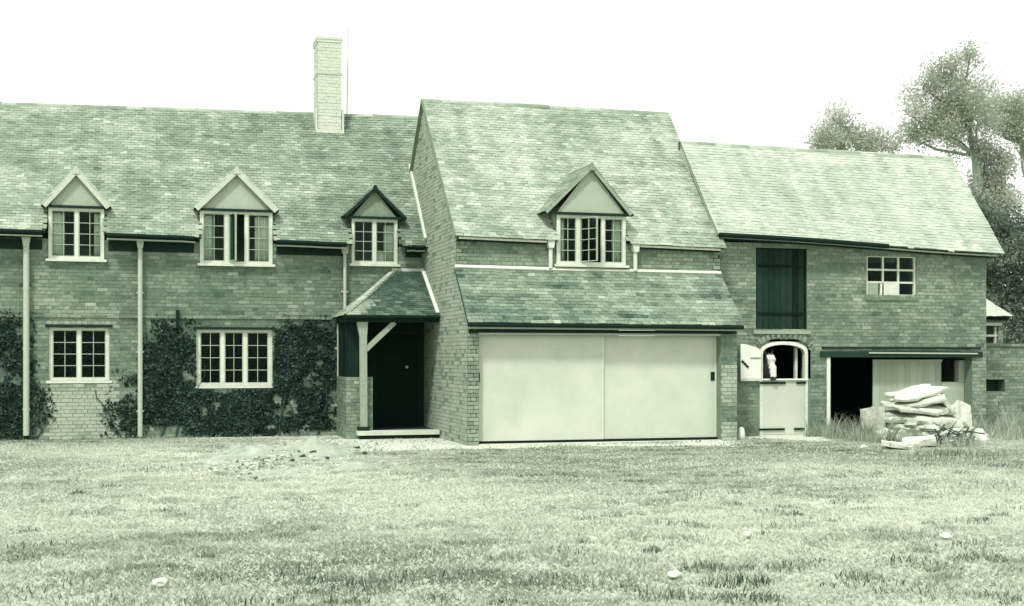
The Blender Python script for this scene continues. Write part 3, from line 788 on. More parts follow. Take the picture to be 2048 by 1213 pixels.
# ================================================================== outbuilding and wall at the far right
shed = thing('outbuilding', 'low brick outbuilding with small pitched roof, beyond the barn end', 'shed', (14.2, 4, 0))
SB, ST = Pieces('brick', BR, 'brick'), Pieces('tile', TL, 'tile')
SX0, SX1, SY = 12.4, 14.62, 4.0
so = [(13.2, 14.48, 1.98, 2.50)]
sw = obj('wall', wall_core(SX0, SX1, -.1, 2.62, SY, .2, holes=so), 'mortar', shed)
brick_wall(SB, sw, SX0, SX1, 0, 2.6, SY, holes=so, tone=lambda u, z: .1)
obj('end_wall', MB().box(SX1-.2, SX1-.003, SY+.2, 6.0, -.1, 2.6).box(SX0, SX1-.2, 5.8, 6.0, -.1, 2.6), 'brick', shed)
A, B_, C_, D_ = (SX0, SY-.15, 2.68), (SX1+.14, SY-.15, 2.66), (SX1-.1, 5.1, 3.35), (SX0, 5.1, 3.35)
sr = obj('roof', deck(A, B_, C_, D_, None, 10, 6), 'deck', shed); tile_slope(ST, sr, A, B_, C_, D_, None, lambda p: .45)
obj('rear_roof', deck((SX1, 6.2, 2.6), (SX0, 6.2, 2.6), (SX0, 5.1, 3.35), (SX1-.1, 5.1, 3.35), None, 3, 3), 'tile', shed)
obj('fascia', MB().box(SX0, SX1+.1, SY-.08, SY-.05, 2.56, 2.63), 'timber', shed)
obj('lintel', MB().box(13.1, 14.56, SY-.03, SY+.1, 2.43, 2.50, .9), 'pipe', shed)
obj('transom', MB().box(13.2, 14.48, SY+.02, SY+.08, 2.16, 2.21, .6), 'pipe', shed)
obj('mullion', MB().box(14.40, 14.45, SY+.025, SY+.075, 1.98, 2.43, .6), 'pipe', shed)
SB.finish(shed, 'brickwork'); ST.finish(shed, 'roof_tiles')

gwl = thing('garden_wall', 'brick garden wall running out of the photo beyond the barn', 'wall', (14.5, 2.6, 0))
WB = Pieces('brick', BR, 'brick')
wo = [(13.0, 13.62, .85, 1.16)]
gwc = obj('wall_core', wall_core(12.12, 18.0, -.1, 1.90, 2.6, .3, holes=wo), 'mortar', gwl)
brick_wall(WB, gwc, 12.12, 18.0, 0, 1.875, 2.6, holes=wo, tone=lambda u, z: .12)
mb = MB()
for k in range(25): mb.box(12.13+k*.236, 12.13+k*.236+.226, 2.55, 2.95, 1.905, 1.965+.01*R.random(), R.uniform(.3, .8))
obj('coping', mb, 'brick', gwl)
obj('recess', MB().box(13.0, 13.62, 2.85, 2.895, .85, 1.16), 'brick_dark', gwl)
WB.finish(gwl, 'brickwork')

# ================================================================== trees and shrubs
def blob_leaves(blobs, per, size, seed, flat=.5):
    r = np.random.default_rng(seed); V = []; T = []
    for (x, y, z, rad, dens) in blobs:
        n = int(per*dens*rad**2)
        # sub-clumps make light and dark masses and leave gaps
        k = max(5, int(9*rad*rad)); cc = r.normal(0, 1, (k, 3)); cc /= np.linalg.norm(cc, axis=1)[:, None]
        cc *= (r.random(k)**.45 * rad)[:, None]; cc[:, 2] *= .8
        ct = r.normal(0, .16, k)
        idx = r.integers(0, k, n)
        p = cc[idx] + r.normal(0, 1, (n, 3))*(.24*rad**.6)
        p += (x, y, z)
        d1 = r.normal(0, 1, (n, 3)); d1 /= np.linalg.norm(d1, axis=1)[:, None]
        d2 = np.cross(d1, r.normal(0, 1, (n, 3))); d2 /= np.linalg.norm(d2, axis=1)[:, None]
        s = (size*(.6+.8*r.random(n)))[:, None]
        q = np.stack([p-d1*s, p-d2*s*flat+d1*s*.1, p+d1*s, p+d2*s*flat+d1*s*.1], 1)
        V.append(q.reshape(-1, 3)); T.append(np.clip(.5+ct[idx]+r.normal(0, .12, n), 0, 1))
    V = np.concatenate(V); T = np.concatenate(T)
    return V, np.arange(len(V)).reshape(-1, 4), T

def tree(name, label, cat, base, trunk, rads, blobs, per, size, seed, mat='leaf', group=None):
    t = thing(name, label, cat, base, group)
    rr = random.Random(seed); mb = MB()
    mb.tube(trunk, rads, 10)
    for (x, y, z, rad, dn) in blobs:
        # limb from the trunk point below the clump
        tp = min((Vector(p) for p in trunk), key=lambda p: abs(p.z-(z-1.6*rad-.4)) + .3*abs(p.x-x))
        e_ = Vector((x, y, z)); md = tp.lerp(e_, .5) + Vector((rr.uniform(-.2,.2), rr.uniform(-.2,.2), -.15*rad))
        mb.tube([tp, md, e_], [max(.04, rads[-1]*.8), .045, .018], 6)
        for k in range(int(5*rad)+3):
            q = e_ + Vector((rr.gauss(0,1), rr.gauss(0,1), rr.gauss(0,.8)+.3))*rad*.7
            mb.tube([md.lerp(e_, rr.uniform(.3, 1)), q], [.018, .006], 4, cap=False)
    obj('trunk', mb, 'bark', t)
    V, F, T = blob_leaves(blobs, per, size, seed)
    o = obj('crown', mesh_from('crown', V, F, T), mat, t)
    return t

TY = 14.0
def bl(lst): return [(x, TY+dy, z, r_, d) for (x, z, r_, d, dy) in lst]
tree('tree', 'tall thin-leaved tree with ivy-clad trunk, highest behind the barn ridge', 'tree', (21.4, TY, 0),
     [(21.4, TY, 0), (21.4, TY, 3), (21.25, TY, 6), (21.0, TY, 8.4), (20.5, TY, 10)], [.36, .30, .24, .15, .06],
     bl([(20.75,11.75,.55,.8,0), (20.2,11.3,.7,.9,.2), (19.6,11.0,.7,.8,-.2), (19.0,10.6,.6,.6,.1), (20.3,10.5,1.0,1,0), (19.5,10.0,.9,1,.3), (20.6,9.7,.9,.9,-.3),
         (19.0,9.35,.8,1,0), (20.0,9.2,.8,.7,.2), (18.4,9.0,.6,.8,.1), (21.2,9.6,.8,1.1,.2),
         (21.35,8.5,.75,1.7,0), (21.3,7.7,.85,2.0,0), (21.35,6.9,.95,2.0,0), (21.5,6.1,1.0,1.8,0)]), 2500, .05, 5)
tree('tree', 'spreading tree cut by the right edge of the photo', 'tree', (24.0, TY+.5, 0),
     [(24.0, TY+.5, 0), (24.0, TY+.5, 4), (23.7, TY+.5, 7), (23.2, TY+.5, 9)], [.26, .2, .14, .06],
     bl([(21.9,10.2,.8,1,.5), (22.5,10.1,.9,1,.4), (23.2,10.0,1.0,1,.5), (22.9,9.4,.7,.7,.3), (24.1,10.3,1.1,1,.5), (25,9.6,1.1,1,.4), (24.5,8.6,1,.8,.4), (22.3,9.5,.5,.6,.6)]), 2400, .05, 8)
tree('tree', 'small rounded tree top peeping over the middle of the barn ridge', 'tree', (16.8, TY+1, 0),
     [(16.8, TY+1, 0), (16.8, TY+1, 4), (16.7, TY+1, 7), (16.6, TY+1, 8.4)], [.24, .2, .15, .08],
     bl([(16.45,9.75,.6,1,1), (16.3,9.2,.7,1,1.1), (15.7,8.95,.55,.8,1), (17.1,9.1,.65,.8,1), (17.7,8.95,.6,.9,1), (18.2,8.8,.55,.9,1), (16.8,8.5,.8,.9,1), (17.6,8.3,.8,.9,1), (15.9,8.4,.7,.7,1)]), 2300, .048, 9)
def shrub(label, base, blobs, seed, per=2300, size=.06):
    t = thing('shrub', label, 'shrub', base, 'shrubs behind the barn end'); rr = random.Random(seed); mb = MB()
    for (x, y, z, rad, d) in blobs:
        mb.tube([(base[0]+rr.uniform(-.2,.2), base[1], 0), ((x+base[0])/2, y, z*.55), (x, y, z)], [.06, .04, .012], 5)
    obj('stems', mb, 'bark', t)
    V, F, T = blob_leaves(blobs, per, size, seed); obj('foliage', mesh_from('foliage', V, F, T), 'leaf_dark', t)
shrub('tall speckled shrub against the barn verge, below the ivy-clad trunk', (17.2, 8.5, 0), [(16.7,8.5,5.0,.7,1), (17.3,8.5,5.7,.7,.9), (16.9,8.6,4.2,.9,1), (17.8,8.5,4.8,.8,1), (16.6,8.4,3.3,.9,1.2), (17.6,8.5,3.7,.9,1.2), (17,8.5,2.4,1.0,1.2), (16.2,8.5,2.6,.8,1)], 21)
shrub('broad dark shrub behind the garden wall at the right edge of the photo', (19.2, 9, 0), [(18.6,9,5.4,.8,.9), (19.4,9,5.0,.9,1), (18.7,9,4.2,1.0,1), (19.8,9,3.8,1.0,1), (18.9,9,3.0,1.0,1.1), (18.3,8.8,2.2,1.0,1.1), (20.2,9,2.5,1.1,1)], 22)

# ------------------------------------------------------------------ creepers on the cottage wall
def creeper(label, patches, n, seed, stems):
    n = int(n*1.45)
    t = thing('creeper', label, 'creeper', (sum(s[0] for s in stems)/len(stems), YC-.05, 0), 'creepers on the cottage wall')
    rr = random.Random(seed); mb = MB()
    for (x, h) in stems:
        pts = [(x, YC-.02, 0)]; xx = x
        for k in range(6): xx += rr.uniform(-.16, .16); pts.append((xx, YC-.025, h*(k+1)/6))
        mb.tube(pts, [.02, .018, .015, .013, .011, .009, .006], 6)
    obj('stems', mb, 'twig', t)
    V = []; T = []
    cnt = 0
    while cnt < n:
        (x0, x1, z0, z1) = rr.choices(patches, [(p[1]-p[0])*(p[3]-p[2]) for p in patches])[0]
        x, z = rr.uniform(x0-.12, x1+.12), rr.uniform(z0-.08, z1+.12)
        ed = min(x-x0+.12, x1+.12-x, z1+.12-z)/.3
        dn = nz(x, z, seed, 1.5)*1.0 + nz(x, z, seed+4, 4.5)*.9 + nz(x*.5, z, seed+8, 11)*.4 + .08
        if rr.random() > clamp(dn+.62)*clamp(ed*.55+.08)**1.4: continue
        if any(a_-.01 < x < b_+.01 and c_-.07 < z < d_+.03 for (a_, b_, c_, d_) in holes[:2]): continue
        y = YC-.014-rr.random()**2*.07*clamp(dn+.5)
        s = .012+.03*rr.random()**2; an = rr.uniform(0, 6.28)
        nrm = Vector((rr.gauss(0,.45), -1, rr.gauss(.35,.45))).normalized()
        u = nrm.cross(Vector((math.cos(an), 0, math.sin(an)))).normalized(); v = nrm.cross(u)
        c = Vector((x, y, z))
        V += [c-u*s, c-v*s*.7, c+u*s*1.1, c+v*s*.7]; T.append(clamp(.45+rr.gauss(0,.2)+.5*dn*.3)); cnt += 1
    V = np.array([tuple(p) for p in V])
    obj('foliage', mesh_from('foliage', V, np.arange(len(V)).reshape(-1, 4), T), 'ivy', t)
creeper('dark creeper covering the wall behind the leftmost downpipe', [(-9.8, -8.0, .0, 2.5), (-8.0, -7.6, .4, 1.4)], 11000, 1, [(-9.3, 2.2), (-8.8, 2.3), (-8.4, 1.9), (-7.9, 1.2)])
creeper('dark creeper on the wall between the middle downpipe and the three-light window', [(-5.85, -4.75, .35, 2.0), (-5.6, -4.9, 1.8, 2.4)], 6500, 2, [(-5.5, 2.3), (-5.2, 1.9), (-4.95, 1.5)])
creeper('dense dark creeper around and below the three-light window', [(-5.0, -3.0, .05, 1.05), (-3.3, -1.95, .2, 2.2), (-3.0, -2.1, 1.7, 2.45)], 17000, 3, [(-4.6, .9), (-4.1, 1.0), (-3.6, .95), (-3.1, 1.9), (-2.7, 2.2), (-2.3, 2.0)])
creeper('small creeper clump low on the wall beside the first window', [(-6.55, -5.85, .0, 1.3)], 900, 4, [(-6.25, 1.0)])
obj('vent_pipe', MB().box(-5.20, -5.13, YC-.10, YC-.02, 2.24, 2.62), 'black', cot)

# ================================================================== animals: a horse looking over the stable door
def horse():
    mb = MB()
    def limb(pts, rads, seg=12):
        mb.tube(pts, rads, seg)
    X = 6.63
    # trunk: chest to croup, standing back in the stall
    limb([(X,.98,1.06), (X,1.15,1.08), (X+.05,1.5,1.06), (X+.1,1.95,1.05), (X+.13,2.35,1.12), (X+.15,2.65,1.08), (X+.15,2.78,1.02)], [.12, .25, .29, .30, .28, .22, .10])
    limb([(X,1.25,1.15), (X,1.08,1.38), (X,.98,1.58), (X,.93,1.66)], [.21, .16, .125, .09])                      # neck
    limb([(X,.98,1.70), (X,.90,1.66), (X,.84,1.57), (X,.79,1.44), (X,.745,1.31), (X,.725,1.22), (X,.735,1.165)], [.06, .105, .118, .100, .078, .074, .05])   # head
    limb([(X-.07,.955,1.70), (X-.085,.945,1.77), (X-.08,.935,1.83)], [.034, .032, .006], 8)
    limb([(X+.07,.955,1.70), (X+.085,.945,1.77), (X+.08,.935,1.83)], [.034, .032, .006], 8)
    for sx in (-.12, .12):
        limb([(X+sx,1.2,.98), (X+sx,1.16,.68), (X+sx,1.17,.44), (X+sx,1.17,.16), (X+sx,1.12,.015)], [.13, .075, .055, .04, .06])
        limb([(X+.13+sx,2.5,1.05), (X+.13+sx,2.45,.78), (X+.13+sx,2.66,.50), (X+.13+sx,2.60,.18), (X+.13+sx,2.55,.015)], [.17, .11, .06, .042, .06])
    limb([(X+.15,2.76,1.15), (X+.16,2.88,.95), (X+.16,2.9,.5)], [.05, .06, .02], 8)
    me = mb.mesh('horse_raw'); o = bpy.data.objects.new('horse_raw', me); C.objects.link(o)
    md = o.modifiers.new('r', 'REMESH'); md.mode = 'VOXEL'; md.voxel_size = .016
    ms = o.modifiers.new('s', 'SMOOTH'); ms.factor = .5; ms.iterations = 4
    dg = bpy.context.evaluated_depsgraph_get()
    m2 = bpy.data.meshes.new_from_object(o.evaluated_get(dg)); bpy.data.objects.remove(o)
    m2.name = 'horse'; m2.materials.clear()
    if 'tone' in m2.attributes: m2.attributes.remove(m2.attributes['tone'])
    at = m2.attributes.new('tone', 'FLOAT', 'FACE')
    ton = []
    for p in m2.polygons:
        c = p.center; t = .06
        if c.y < .90 and p.normal.y < -.25 and 1.235 < c.z < 1.70 and abs(c.x-X) < .092*(1 if c.z > 1.42 else .85): t = .72
        if c.z < .12: t = .02
        ton.append(t)
    at.data.foreach_set('value', ton)
    h = obj('horse', m2, 'horse', None, True)
    for sx in (-1, 1):
        ey = MB().tube([(X+sx*.098, .855, 1.575), (X+sx*.114, .845, 1.575)], [.022, .012], 10); obj('eye', ey, 'black', h)
        obj('nostril', MB().tube([(X+sx*.035, .672, 1.235), (X+sx*.040, .655, 1.232)], [.016, .012], 8), 'black', h)
    mn = MB()
    for k in range(26):
        xx = X + R.uniform(-.05, .05); mn.bar((xx, .93, 1.75), (xx+R.uniform(-.03,.03), .845, 1.75-R.uniform(.05, .12)), .008, .006)
    obj('forelock', mn, 'black', h)
    h.location = (.24, .40, 0)
    return tag(h, 'dark horse with broad white blaze looking out over the stable door', 'horse')
horse()

# ================================================================== loose things on the ground
def lump(name, c, dims, seed, mat, label, cat, group=None, rough=.25, sub=3, tone=.5):
    import bmesh
    bm = bmesh.new(); bmesh.ops.create_icosphere(bm, subdivisions=sub, radius=1)
    for v in bm.verts:
        p = v.co.copy(); pw = .62 if cat == 'sack' else 1.0; p = Vector([math.copysign(abs(c_)**pw, c_) for c_ in p]); k = 1 + rough*nz(p.x+seed*7.1, p.y, p.z, 1.1) + rough*.5*nz(p.x, p.y+seed*3.3, p.z, 2.7)
        v.co = Vector((p.x*dims[0], p.y*dims[1], p.z*dims[2]))*k
        v.co.z = max(v.co.z, -dims[2]*.45)
    me = bpy.data.meshes.new(name); bm.to_mesh(me); bm.free()
    at = me.attributes.new('tone', 'FLOAT', 'FACE'); at.data.foreach_set('value', [tone]*len(me.polygons))
    o = obj(name, me, mat, None, sub > 2)
    o.location = (c[0], c[1], c[2]+dims[2]*.42); o.rotation_euler.z = seed*1.3
    return tag(o, label, cat, group, 'thing')

# low white stone post beside the garage pier
mb = MB(); ring = []
mb.tube([(5.735, .30, -.03), (5.735, .30, .12), (5.735, .30, .21), (5.735, .30, .245)], [.085, .075, .06, .03], 12, .9)
tag(obj('guard_stone', mb, 'stone', None, True), 'short white guard stone standing beside the right garage pier', 'stone')

# spoil: two low ridges of thrown-up earth
def mound(label, pts, width, height, seed):
    mb = MB(); n = 90; m_ = 31; vs = []; fs = []
    pts = [Vector(p) for p in pts]
    for i in range(n+1):
        f = i/n*(len(pts)-1); k = min(int(f), len(pts)-2); p = pts[k].lerp(pts[k+1], f-k); d = (pts[k+1]-pts[k]).normalized(); s = Vector((-d.y, d.x, 0))
        en = math.sin(math.pi*clamp(i/n, .0, 1))**.6
        for j in range(m_):
            g_ = j/(m_-1)*2-1; q = p + s*g_*width*(.7+.3*en)
            hh = height*en*max(0, 1-g_*g_)**1.3*(1+1.2*nz(q.x, q.y, seed, 1.9)) + (.07*nz(q.x, q.y, seed, 5) + .06*nz(q.x, q.y, seed, 11))*en*(1-abs(g_))
            vs.append((q.x, q.y, gh(q.x, q.y) - .025 + hh))
    for i in range(n):
        for j in range(m_-1): fs.append((i*m_+j, i*m_+j+1, (i+1)*m_+j+1, (i+1)*m_+j))
    mb.add(vs, fs, .46)
    return tag(obj('earth_mound', mb, 'earth', None, True), label, 'mound', 'thrown-up earth in front of the cottage')
mound('long low ridge of pale earth running towards the porch', [(-4.9, -3.6, 0), (-4.1, -1.3, 0), (-3.3, .9, 0)], .6, .13, 1)
mound('broad lumpy earth heap nearest the porch step', [(-3.5, -2.6, 0), (-2.9, -.6, 0), (-2.4, 1.5, 0)], 1.0, .14, 2)
mound('flat patch of pale spoil in front of the earth ridges', [(-4.4, -5.2, 0), (-3.2, -4.5, 0), (-1.6, -3.0, 0)], .8, .05, 3)
CLOD = ['largest-but-one dark clod, midway along the thrown-up earth', 'dark clod just behind the middle of the thrown-up earth', 'largest dark clod on the front slope of the earth heap', 'small dark clod between the two larger ones on the heap',
        'dark clod at the foot of the long earth ridge', 'lone dark clod on the porch side, in front of the heap', 'smallest dark clod, highest on the heap near the porch step', 'dark clod farthest from the house at the ridge end',
        'tiny dark clod at the front of the heap, left of the lone one', 'dark clod on the porch side of the heap, nearest the step']
for i, (x, y, s) in enumerate([(-2.95, -1.0, .13), (-2.7, -.5, .11), (-3.1, -1.9, .15), (-2.75, -1.4, .10), (-3.35, -2.6, .12), (-2.3, -2.3, .12), (-2.55, .3, .09), (-3.6, -3.4, .10), (-3.0, -2.9, .09), (-2.2, -.9, .10)]):
    lump('clod', (x, y, gh(x, y)+.05), (s*.45, s*.35, s*.26), i+1, 'twig', CLOD[i], 'clod', 'clods on the spoil', .5, 2)
lump('stone', (-5.64, -13.87, gh(-5.64, -13.87)+.02), (.06, .045, .035), 3, 'stone', 'white stone in the grass at the bottom left of the photo', 'stone', None, .7, 2, .9)
lump('stone', (1.15, -13.3, gh(1.15, -13.3)+.02), (.06, .05, .025), 5, 'stone', 'small flat white stone in the grass near the lower right corner', 'stone', None, .7, 2, .9)
lump('stone', (-.6, -12.9, gh(-.6, -12.9)+.03), (.045, .03, .02), 6, 'stone', 'tiny white stone in mid field below the stable door', 'stone', None, .7, 2, .9)
lump('stone', (-1.93, -14.4, gh(-1.93, -14.4)+.02), (.07, .05, .03), 8, 'stone', 'pale flat stone in dark tufts at the bottom of the photo', 'stone', None, .35, 3, .8)

# pile of broken slabs and stone in front of the cart bay
def slab(label, c, L, W, th, tilt, seed, tone=.7):
    """a rough split slab: uneven outline, thickness and a slight bow"""
    rr = random.Random(seed); n = 16; out = []
    for k in range(n):
        an = 2*math.pi*k/n; ca, sa = math.cos(an), math.sin(an)
        q = max(abs(ca), abs(sa)); out.append((ca/q*L/2*(1+rr.uniform(-.24, .06)), sa/q*W/2*(1+rr.uniform(-.3, .06))))
    vs = []; fs = []; levels = ((.97, -.5), (1.02, .1), (.98, .5))
    bow = rr.uniform(-.05, .05)
    for (sc_, lv) in levels:
        for (x, y) in out:
            z = lv*th + bow*((2*x/L)**2) + .25*th*nz(x*2.3, y*2.3, seed+lv, 1.4); vs.append((x*sc_+rr.uniform(-.012,.012), y*sc_+rr.uniform(-.012,.012), z))
    for l in range(len(levels)-1):
        for k in range(n): fs.append((l*n+k, l*n+(k+1) % n, (l+1)*n+(k+1) % n, (l+1)*n+k))
    fs += [tuple(range(n))[::-1], tuple(range((len(levels)-1)*n, len(levels)*n))]
    o = obj('stone_slab', MB().add(vs, fs, tone), 'sheet')
    o.location = c; o.rotation_euler = (math.radians(tilt[0]*1.3), math.radians(tilt[1]*1.25), math.radians(tilt[2]*2.2))
    return tag(o, label, 'slab', 'slabs stacked before the cart bay', 'thing')
for i, (c, L, W, th, tl, t, lab) in enumerate([
    ((9.42, -.75, .96), 1.20, .62, .085, (9, -9, 4), .9, 'topmost long white slab of the stack, tilted up to the right'),
    ((10.06, -.80, .80), .62, .60, .085, (8, 38, -6), .85, 'slab leaning steeply down off the right end of the stack'),
    ((9.50, -.80, .80), 1.10, .70, .075, (7, -7, -8), .75, 'second slab from the top of the stack'),
    ((9.25, -.85, .66), 1.15, .70, .085, (8, 5, 6), .8, 'third slab from the top, sloping the other way'),
    ((9.75, -.85, .62), .90, .70, .10, (6, -4, 12), .9, 'thick white slab under the right half of the stack'),
    ((9.10, -.90, .50), 1.05, .75, .10, (9, 2, -4), .7, 'broad slab low in the left half of the stack'),
    ((9.75, -.95, .46), 1.10, .80, .13, (10, 3, 5), .95, 'broad thick slab low in the right half of the stack'),
    ((9.45, -.95, .30), 1.60, .85, .14, (6, -2, 2), .75, 'long bottom slab carrying the whole stack'),
    ((8.42, -.85, .34), .16, .50, .62, (0, -7, 12), .8, 'upright slab propped at the left end of the stack'),
    ((10.62, -.45, .36), .60, .30, .66, (-4, 2, 4), .95, 'square white slab standing upright behind the right end'),
    ((7.60, -3.0, .07), .75, .45, .09, (5, 3, 20), .95, 'flat white slab fallen on the grass, left of the twigs'),
    ((8.20, -2.75, .11), .60, .45, .12, (8, -6, -15), .9, 'white slab lying beside the dark twigs')]):
    slab(lab, (c[0]-.4, c[1], c[2]*.96), L, W, th, tl, i+31, t)
rb_spots = [(8.95,-.75,.78,.12), (9.9,-.7,.98,.13), (9.15,-.95,.92,.10), (10.2,-.75,.62,.17), (9.65,-.9,1.06,.09), (8.7,-.95,.55,.14), (9.0,-1.25,.40,.16), (9.7,-1.3,.38,.18), (10.3,-1.05,.38,.16), (9.35,-1.35,.30,.15), (8.55,-1.1,.15,.2), (8.75,-1.25,.12,.17), (8.95,-1.2,.14,.2), (9.2,-1.4,.12,.18), (9.5,-1.45,.13,.2), (9.8,-1.4,.14,.22), (10.1,-1.25,.16,.24), (10.35,-1.0,.17,.26), (8.65,-.7,.30,.17),
    (10.3,-.7,.36,.24), (9.0,-.75,.15,.22), (9.5,-.7,.12,.22), (10.0,-.65,.15,.24), (8.3,-1.45,.07,.12), (9.0,-1.75,.07,.13), (9.6,-1.8,.07,.12), (10.4,-1.5,.08,.14), (8.45,-2.2,.06,.13), (7.9,-2.4,.05,.12), (7.15,-2.6,.05,.11), (10.7,-1.0,.12,.2), (10.85,-.6,.1,.17)]
for i, (x, y, z, d) in enumerate(rb_spots):
    lump('stone_block', (x-.4, y, z*.96-.1), (d*1.2, d*.9, d*.75), i+41, 'sheet', 'broken pale stone lying among the rubble round the slab stack', 'rubble', 'rubble round the slab stack', .55, 1 if i % 3 else 2, R.uniform(.45, .95))
tw = thing('brushwood', 'dark tangle of twigs lying in front of the sheet pile', 'brushwood', (8.75, -2.3, 0)); mb = MB()
for k in range(45):
    c = Vector((8.75+R.gauss(0,.32), -2.3+R.gauss(0,.25), .03+abs(R.gauss(0,.14)))); d = Vector((R.gauss(0,1), R.gauss(0,.7), R.gauss(0,.45))).normalized()*R.uniform(.12,.4)
    mb.tube([c-d, c+Vector((R.gauss(0,.03), 0, R.gauss(0,.03))), c+d], [.013, .011, .004], 5)
mb.v = [(x, y, max(z, gh(x, y)-.02)) for x, y, z in mb.v]
obj('twigs', mb, 'twig', tw)

cr_v, cr_f, cr_t = [], [], []
for k in range(900):
    ax = R.random(); base_ = Vector((-4.6, -4.2, 0)).lerp(Vector((-2.3, 1.2, 0)), ax); x, y = base_.x+R.gauss(0, .75), base_.y+R.gauss(0, .8)
    if y > 2.1: continue
    q = R.uniform(.012, .045); o_ = len(cr_v); z = gh(x, y)+R.uniform(.0, .07)*math.exp(-((x-base_.x)/.6)**2)
    pts_ = [(q,0,0), (0,q*.8,0), (-q*.9,0,0), (0,-q,0), (R.uniform(-.3,.3)*q, R.uniform(-.3,.3)*q, q*.7), (0,0,-q)]
    cr_v += [(x+a_, y+b_, z+c_) for a_, b_, c_ in pts_]; cr_f += [tuple(i+o_ for i in f) for f in ((0,1,4),(1,2,4),(2,3,4),(3,0,4),(1,0,5),(2,1,5),(3,2,5),(0,3,5))]
    cr_t += [R.choice((.1, .4, .6, .8, .95))]*8
tag(obj('soil_crumbs', mesh_from('soil_crumbs', cr_v, cr_f, cr_t), 'earth'), 'scattered crumbs of earth and stone on the ground before the porch', 'soil', None, 'stuff')

# ================================================================== grass
def blades(pts, h, wd, lean, tone, r):
    n = len(pts); an = r.random(n)*6.283; la = r.random(n)*6.283
    u = np.stack([np.cos(an), np.sin(an), np.zeros(n)], 1)*(wd/2)[:, None]
    tip = np.stack([np.cos(la)*lean*h, np.sin(la)*lean*h, h], 1)
    mid = pts + tip*np.array([.4,.4,.6])
    V = np.stack([pts-u, pts+u, mid+u*.7, mid-u*.7, pts+tip], 1).reshape(-1, 3)
    b = np.arange(n)*5
    F = [tuple(x) for x in np.stack([b, b+1, b+2, b+3], 1)] + [tuple(x) for x in np.stack([b+3, b+2, b+4], 1)]
    return V, F, np.concatenate([tone, tone])
fwd = np.array((math.sin(math.radians(YAW)), math.cos(math.radians(YAW)))); rgt = np.array((fwd[1], -fwd[0]))
# field sampled evenly over the ground between 7 and 25 m in front of the viewer, denser close by
N = 380000
dd = 7.2 + (26.2-7.2)*rng.random(N)**1.0; ll_ = (rng.random(N)*2-1)*(.45*dd+2.8)
P2 = np.array((CAM.x, CAM.y)) + dd[:, None]*fwd + ll_[:, None]*rgt
inside = ~(((P2[:,1] > 2.3) & (P2[:,0] > -2)) | (P2[:,1] > 3.85) | ((P2[:,0] > -.05) & (P2[:,0] < 5.55) & (P2[:,1] > -.02)) | ((P2[:,0] > 5.5) & (P2[:,0] < 11.9) & (P2[:,1] > 1.14)))
P2 = P2[inside]; dd = dd[inside]
vn = np.array([(nz(x, y, 2, .25), nz(x, y, 6, .9), nz(x, y, 9, 3.0), gh(x, y)) for x, y in P2])
bare = np.array([clamp((turf_tone(x, y)-.86)/.1) if y > -4 else 0 for x, y in P2])
keep = rng.random(len(P2)) > bare*.93
P2, dd, vn = P2[keep], dd[keep], vn[keep]; n = len(P2)
patch = np.clip(vn[:,1]*1.2+vn[:,2]*1.2-.1, -.2, 1)
h = (.014 + .02*rng.random(n) + .035*np.clip(patch, 0, 1)*rng.random(n))
h[dd < 12] *= 1.15
wd = .006 + .0007*dd + .004*rng.random(n)
tone = np.clip(.64 + .34*vn[:,0] + .16*vn[:,1] - .26*np.clip(patch, 0, 1) + rng.normal(0, .08, n) + .22*np.array([nz(x*.7, y*2.2, 5.5) for x, y in P2]), 0, 1)
V, F, T = blades(np.concatenate([P2, vn[:,3:4]-.004], 1), h, wd, .8+.9*rng.random(n), tone, rng)
go = obj('grass', mesh_from('grass', V, F, T), 'grass')
tag(go, 'short pale rough grass covering the whole field', 'grass', None, 'stuff')

def tufts(spots, r):
    Ps, H, W, T = [], [], [], []
    for (x, y, rad, k, hh, tn) in spots:
        n_ = int(k); a_ = r.random(n_)*6.283; q = rad*np.sqrt(r.random(n_))
        px, py = x+np.cos(a_)*q*1.3, y+np.sin(a_)*q
        Ps.append(np.stack([px, py, np.array([gh(i, j)-.004 for i, j in zip(px, py)])], 1))
        H.append(hh*(.45+.75*r.random(n_))*(1-.5*q/rad)); W.append(.008+.008*r.random(n_)); T.append(np.clip(tn+r.normal(0,.15,n_), 0, 1))
    return blades(np.concatenate(Ps), np.concatenate(H), np.concatenate(W), .25+.45*r.random(sum(len(p) for p in Ps)), np.concatenate(T), r)
def gpt(px, py):   # a spot on the field, by bearing and distance from where the photographer stood
    u = (px-1024)/2570; d = 2570*1.65/(py-715); q = np.array((CAM.x, CAM.y)) + d*fwd + d*u*rgt; return q[0], q[1]
sp = []
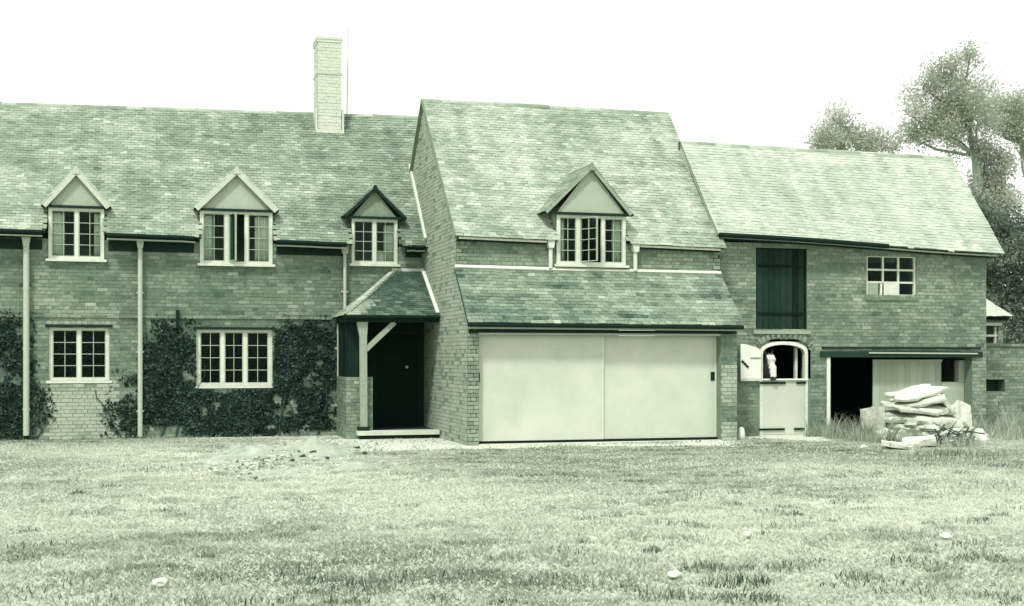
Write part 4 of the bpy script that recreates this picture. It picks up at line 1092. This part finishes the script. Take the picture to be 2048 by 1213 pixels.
for (px, py, rad, k, hh, tn) in [
    (1415,1140,.16,150,.10,.05), (1475,1165,.20,230,.11,.0), (1490,1195,.18,160,.09,.05), (1330,1190,.2,160,.09,.1), (1570,1140,.12,90,.10,.1), (1440,1190,.15,120,.07,.0),
    (710,1185,.22,200,.09,.05), (640,1165,.18,120,.08,.1), (350,1150,.25,140,.07,.15), (250,1150,.14,80,.07,.15), (160,1110,.22,110,.06,.1), (440,1205,.2,120,.09,.1),
    (395,1070,.2,90,.08,.2), (455,1075,.2,80,.08,.15), (800,1110,.3,160,.08,.25), (790,1160,.25,200,.10,.15), (905,1160,.2,140,.10,.15), (1580,1060,.2,80,.09,.2),
    (1790,1080,.3,160,.09,.2), (1760,1170,.3,160,.08,.15), (1945,1095,.15,80,.08,.1), (1930,1050,.2,90,.1,.2), (1915,915,.7,380,.18,.05), (1860,935,.4,120,.12,.15), (2020,935,.4,140,.12,.1), (1960,980,.6,140,.13,.2),
    (1690,1005,.15,50,.1,.1), (1380,995,.18,50,.09,.15), (1560,1030,.2,60,.09,.2), (1230,1050,.3,80,.08,.25), (310,940,.35,120,.09,.02), (550,935,.3,80,.08,.15),
    (1250,1120,.3,120,.09,.25), (1120,1170,.25,150,.09,.2), (1650,1040,.25,70,.09,.25), (1020,1060,.3,70,.07,.3), (600,1040,.3,80,.07,.3), (1850,1190,.25,120,.08,.2), (60,1190,.3,160,.08,.15)]:
    x, y = gpt(px, py); sp.append((x, y, rad*1.15, k*.7, hh, tn+.12))
for k in range(120):
    px, py = R.uniform(0, 2048), 920 + 290*R.random()**.8; x, y = gpt(px, py)
    if y > -1.2: continue
    sp.append((x, y, R.uniform(.06, .2), R.randint(25, 70), R.uniform(.05, .09), R.uniform(.1, .4)))
V, F, T = tufts(sp, rng)
tag(obj('grass_tufts', mesh_from('grass_tufts', V, F, T), 'grass'), 'darker taller tufts of grass scattered over the field', 'grass', None, 'stuff')
# tall weeds before the cart bay, round the pile and along the garden wall
sp = []
for k in range(130):
    sp.append((R.uniform(7.5, 9.2), R.uniform(-1.6, .9), R.uniform(.08, .2), R.randint(18, 40), R.uniform(.25, .68), R.uniform(.3, .75)))
for k in range(90):
    sp.append((R.uniform(8.0, 13.5), R.uniform(-2.9, .4), R.uniform(.1, .25), R.randint(14, 34), R.uniform(.15, .5), R.uniform(.3, .85)))
for k in range(80):
    sp.append((R.uniform(10.9, 14.5), R.uniform(-1.6, 1.0), R.uniform(.1, .25), R.randint(16, 36), R.uniform(.3, .85), R.uniform(.35, .9)))
for k in range(60):
    sp.append((R.uniform(12.0, 15.5), R.uniform(-.2, 2.3), R.uniform(.1, .25), R.randint(20, 45), R.uniform(.35, .95), R.uniform(.2, .7)))
for k in range(40):
    sp.append((R.uniform(-9.5, -2.0), R.uniform(3.5, 3.8), R.uniform(.06, .15), R.randint(10, 25), R.uniform(.06, .18), R.uniform(.1, .4)))
V, F, T = tufts(sp, rng)
tag(obj('weeds', mesh_from('weeds', V, F, T), 'weed'), 'tall seeding weeds in front of the cart bay and around the pile', 'weeds', None, 'stuff')
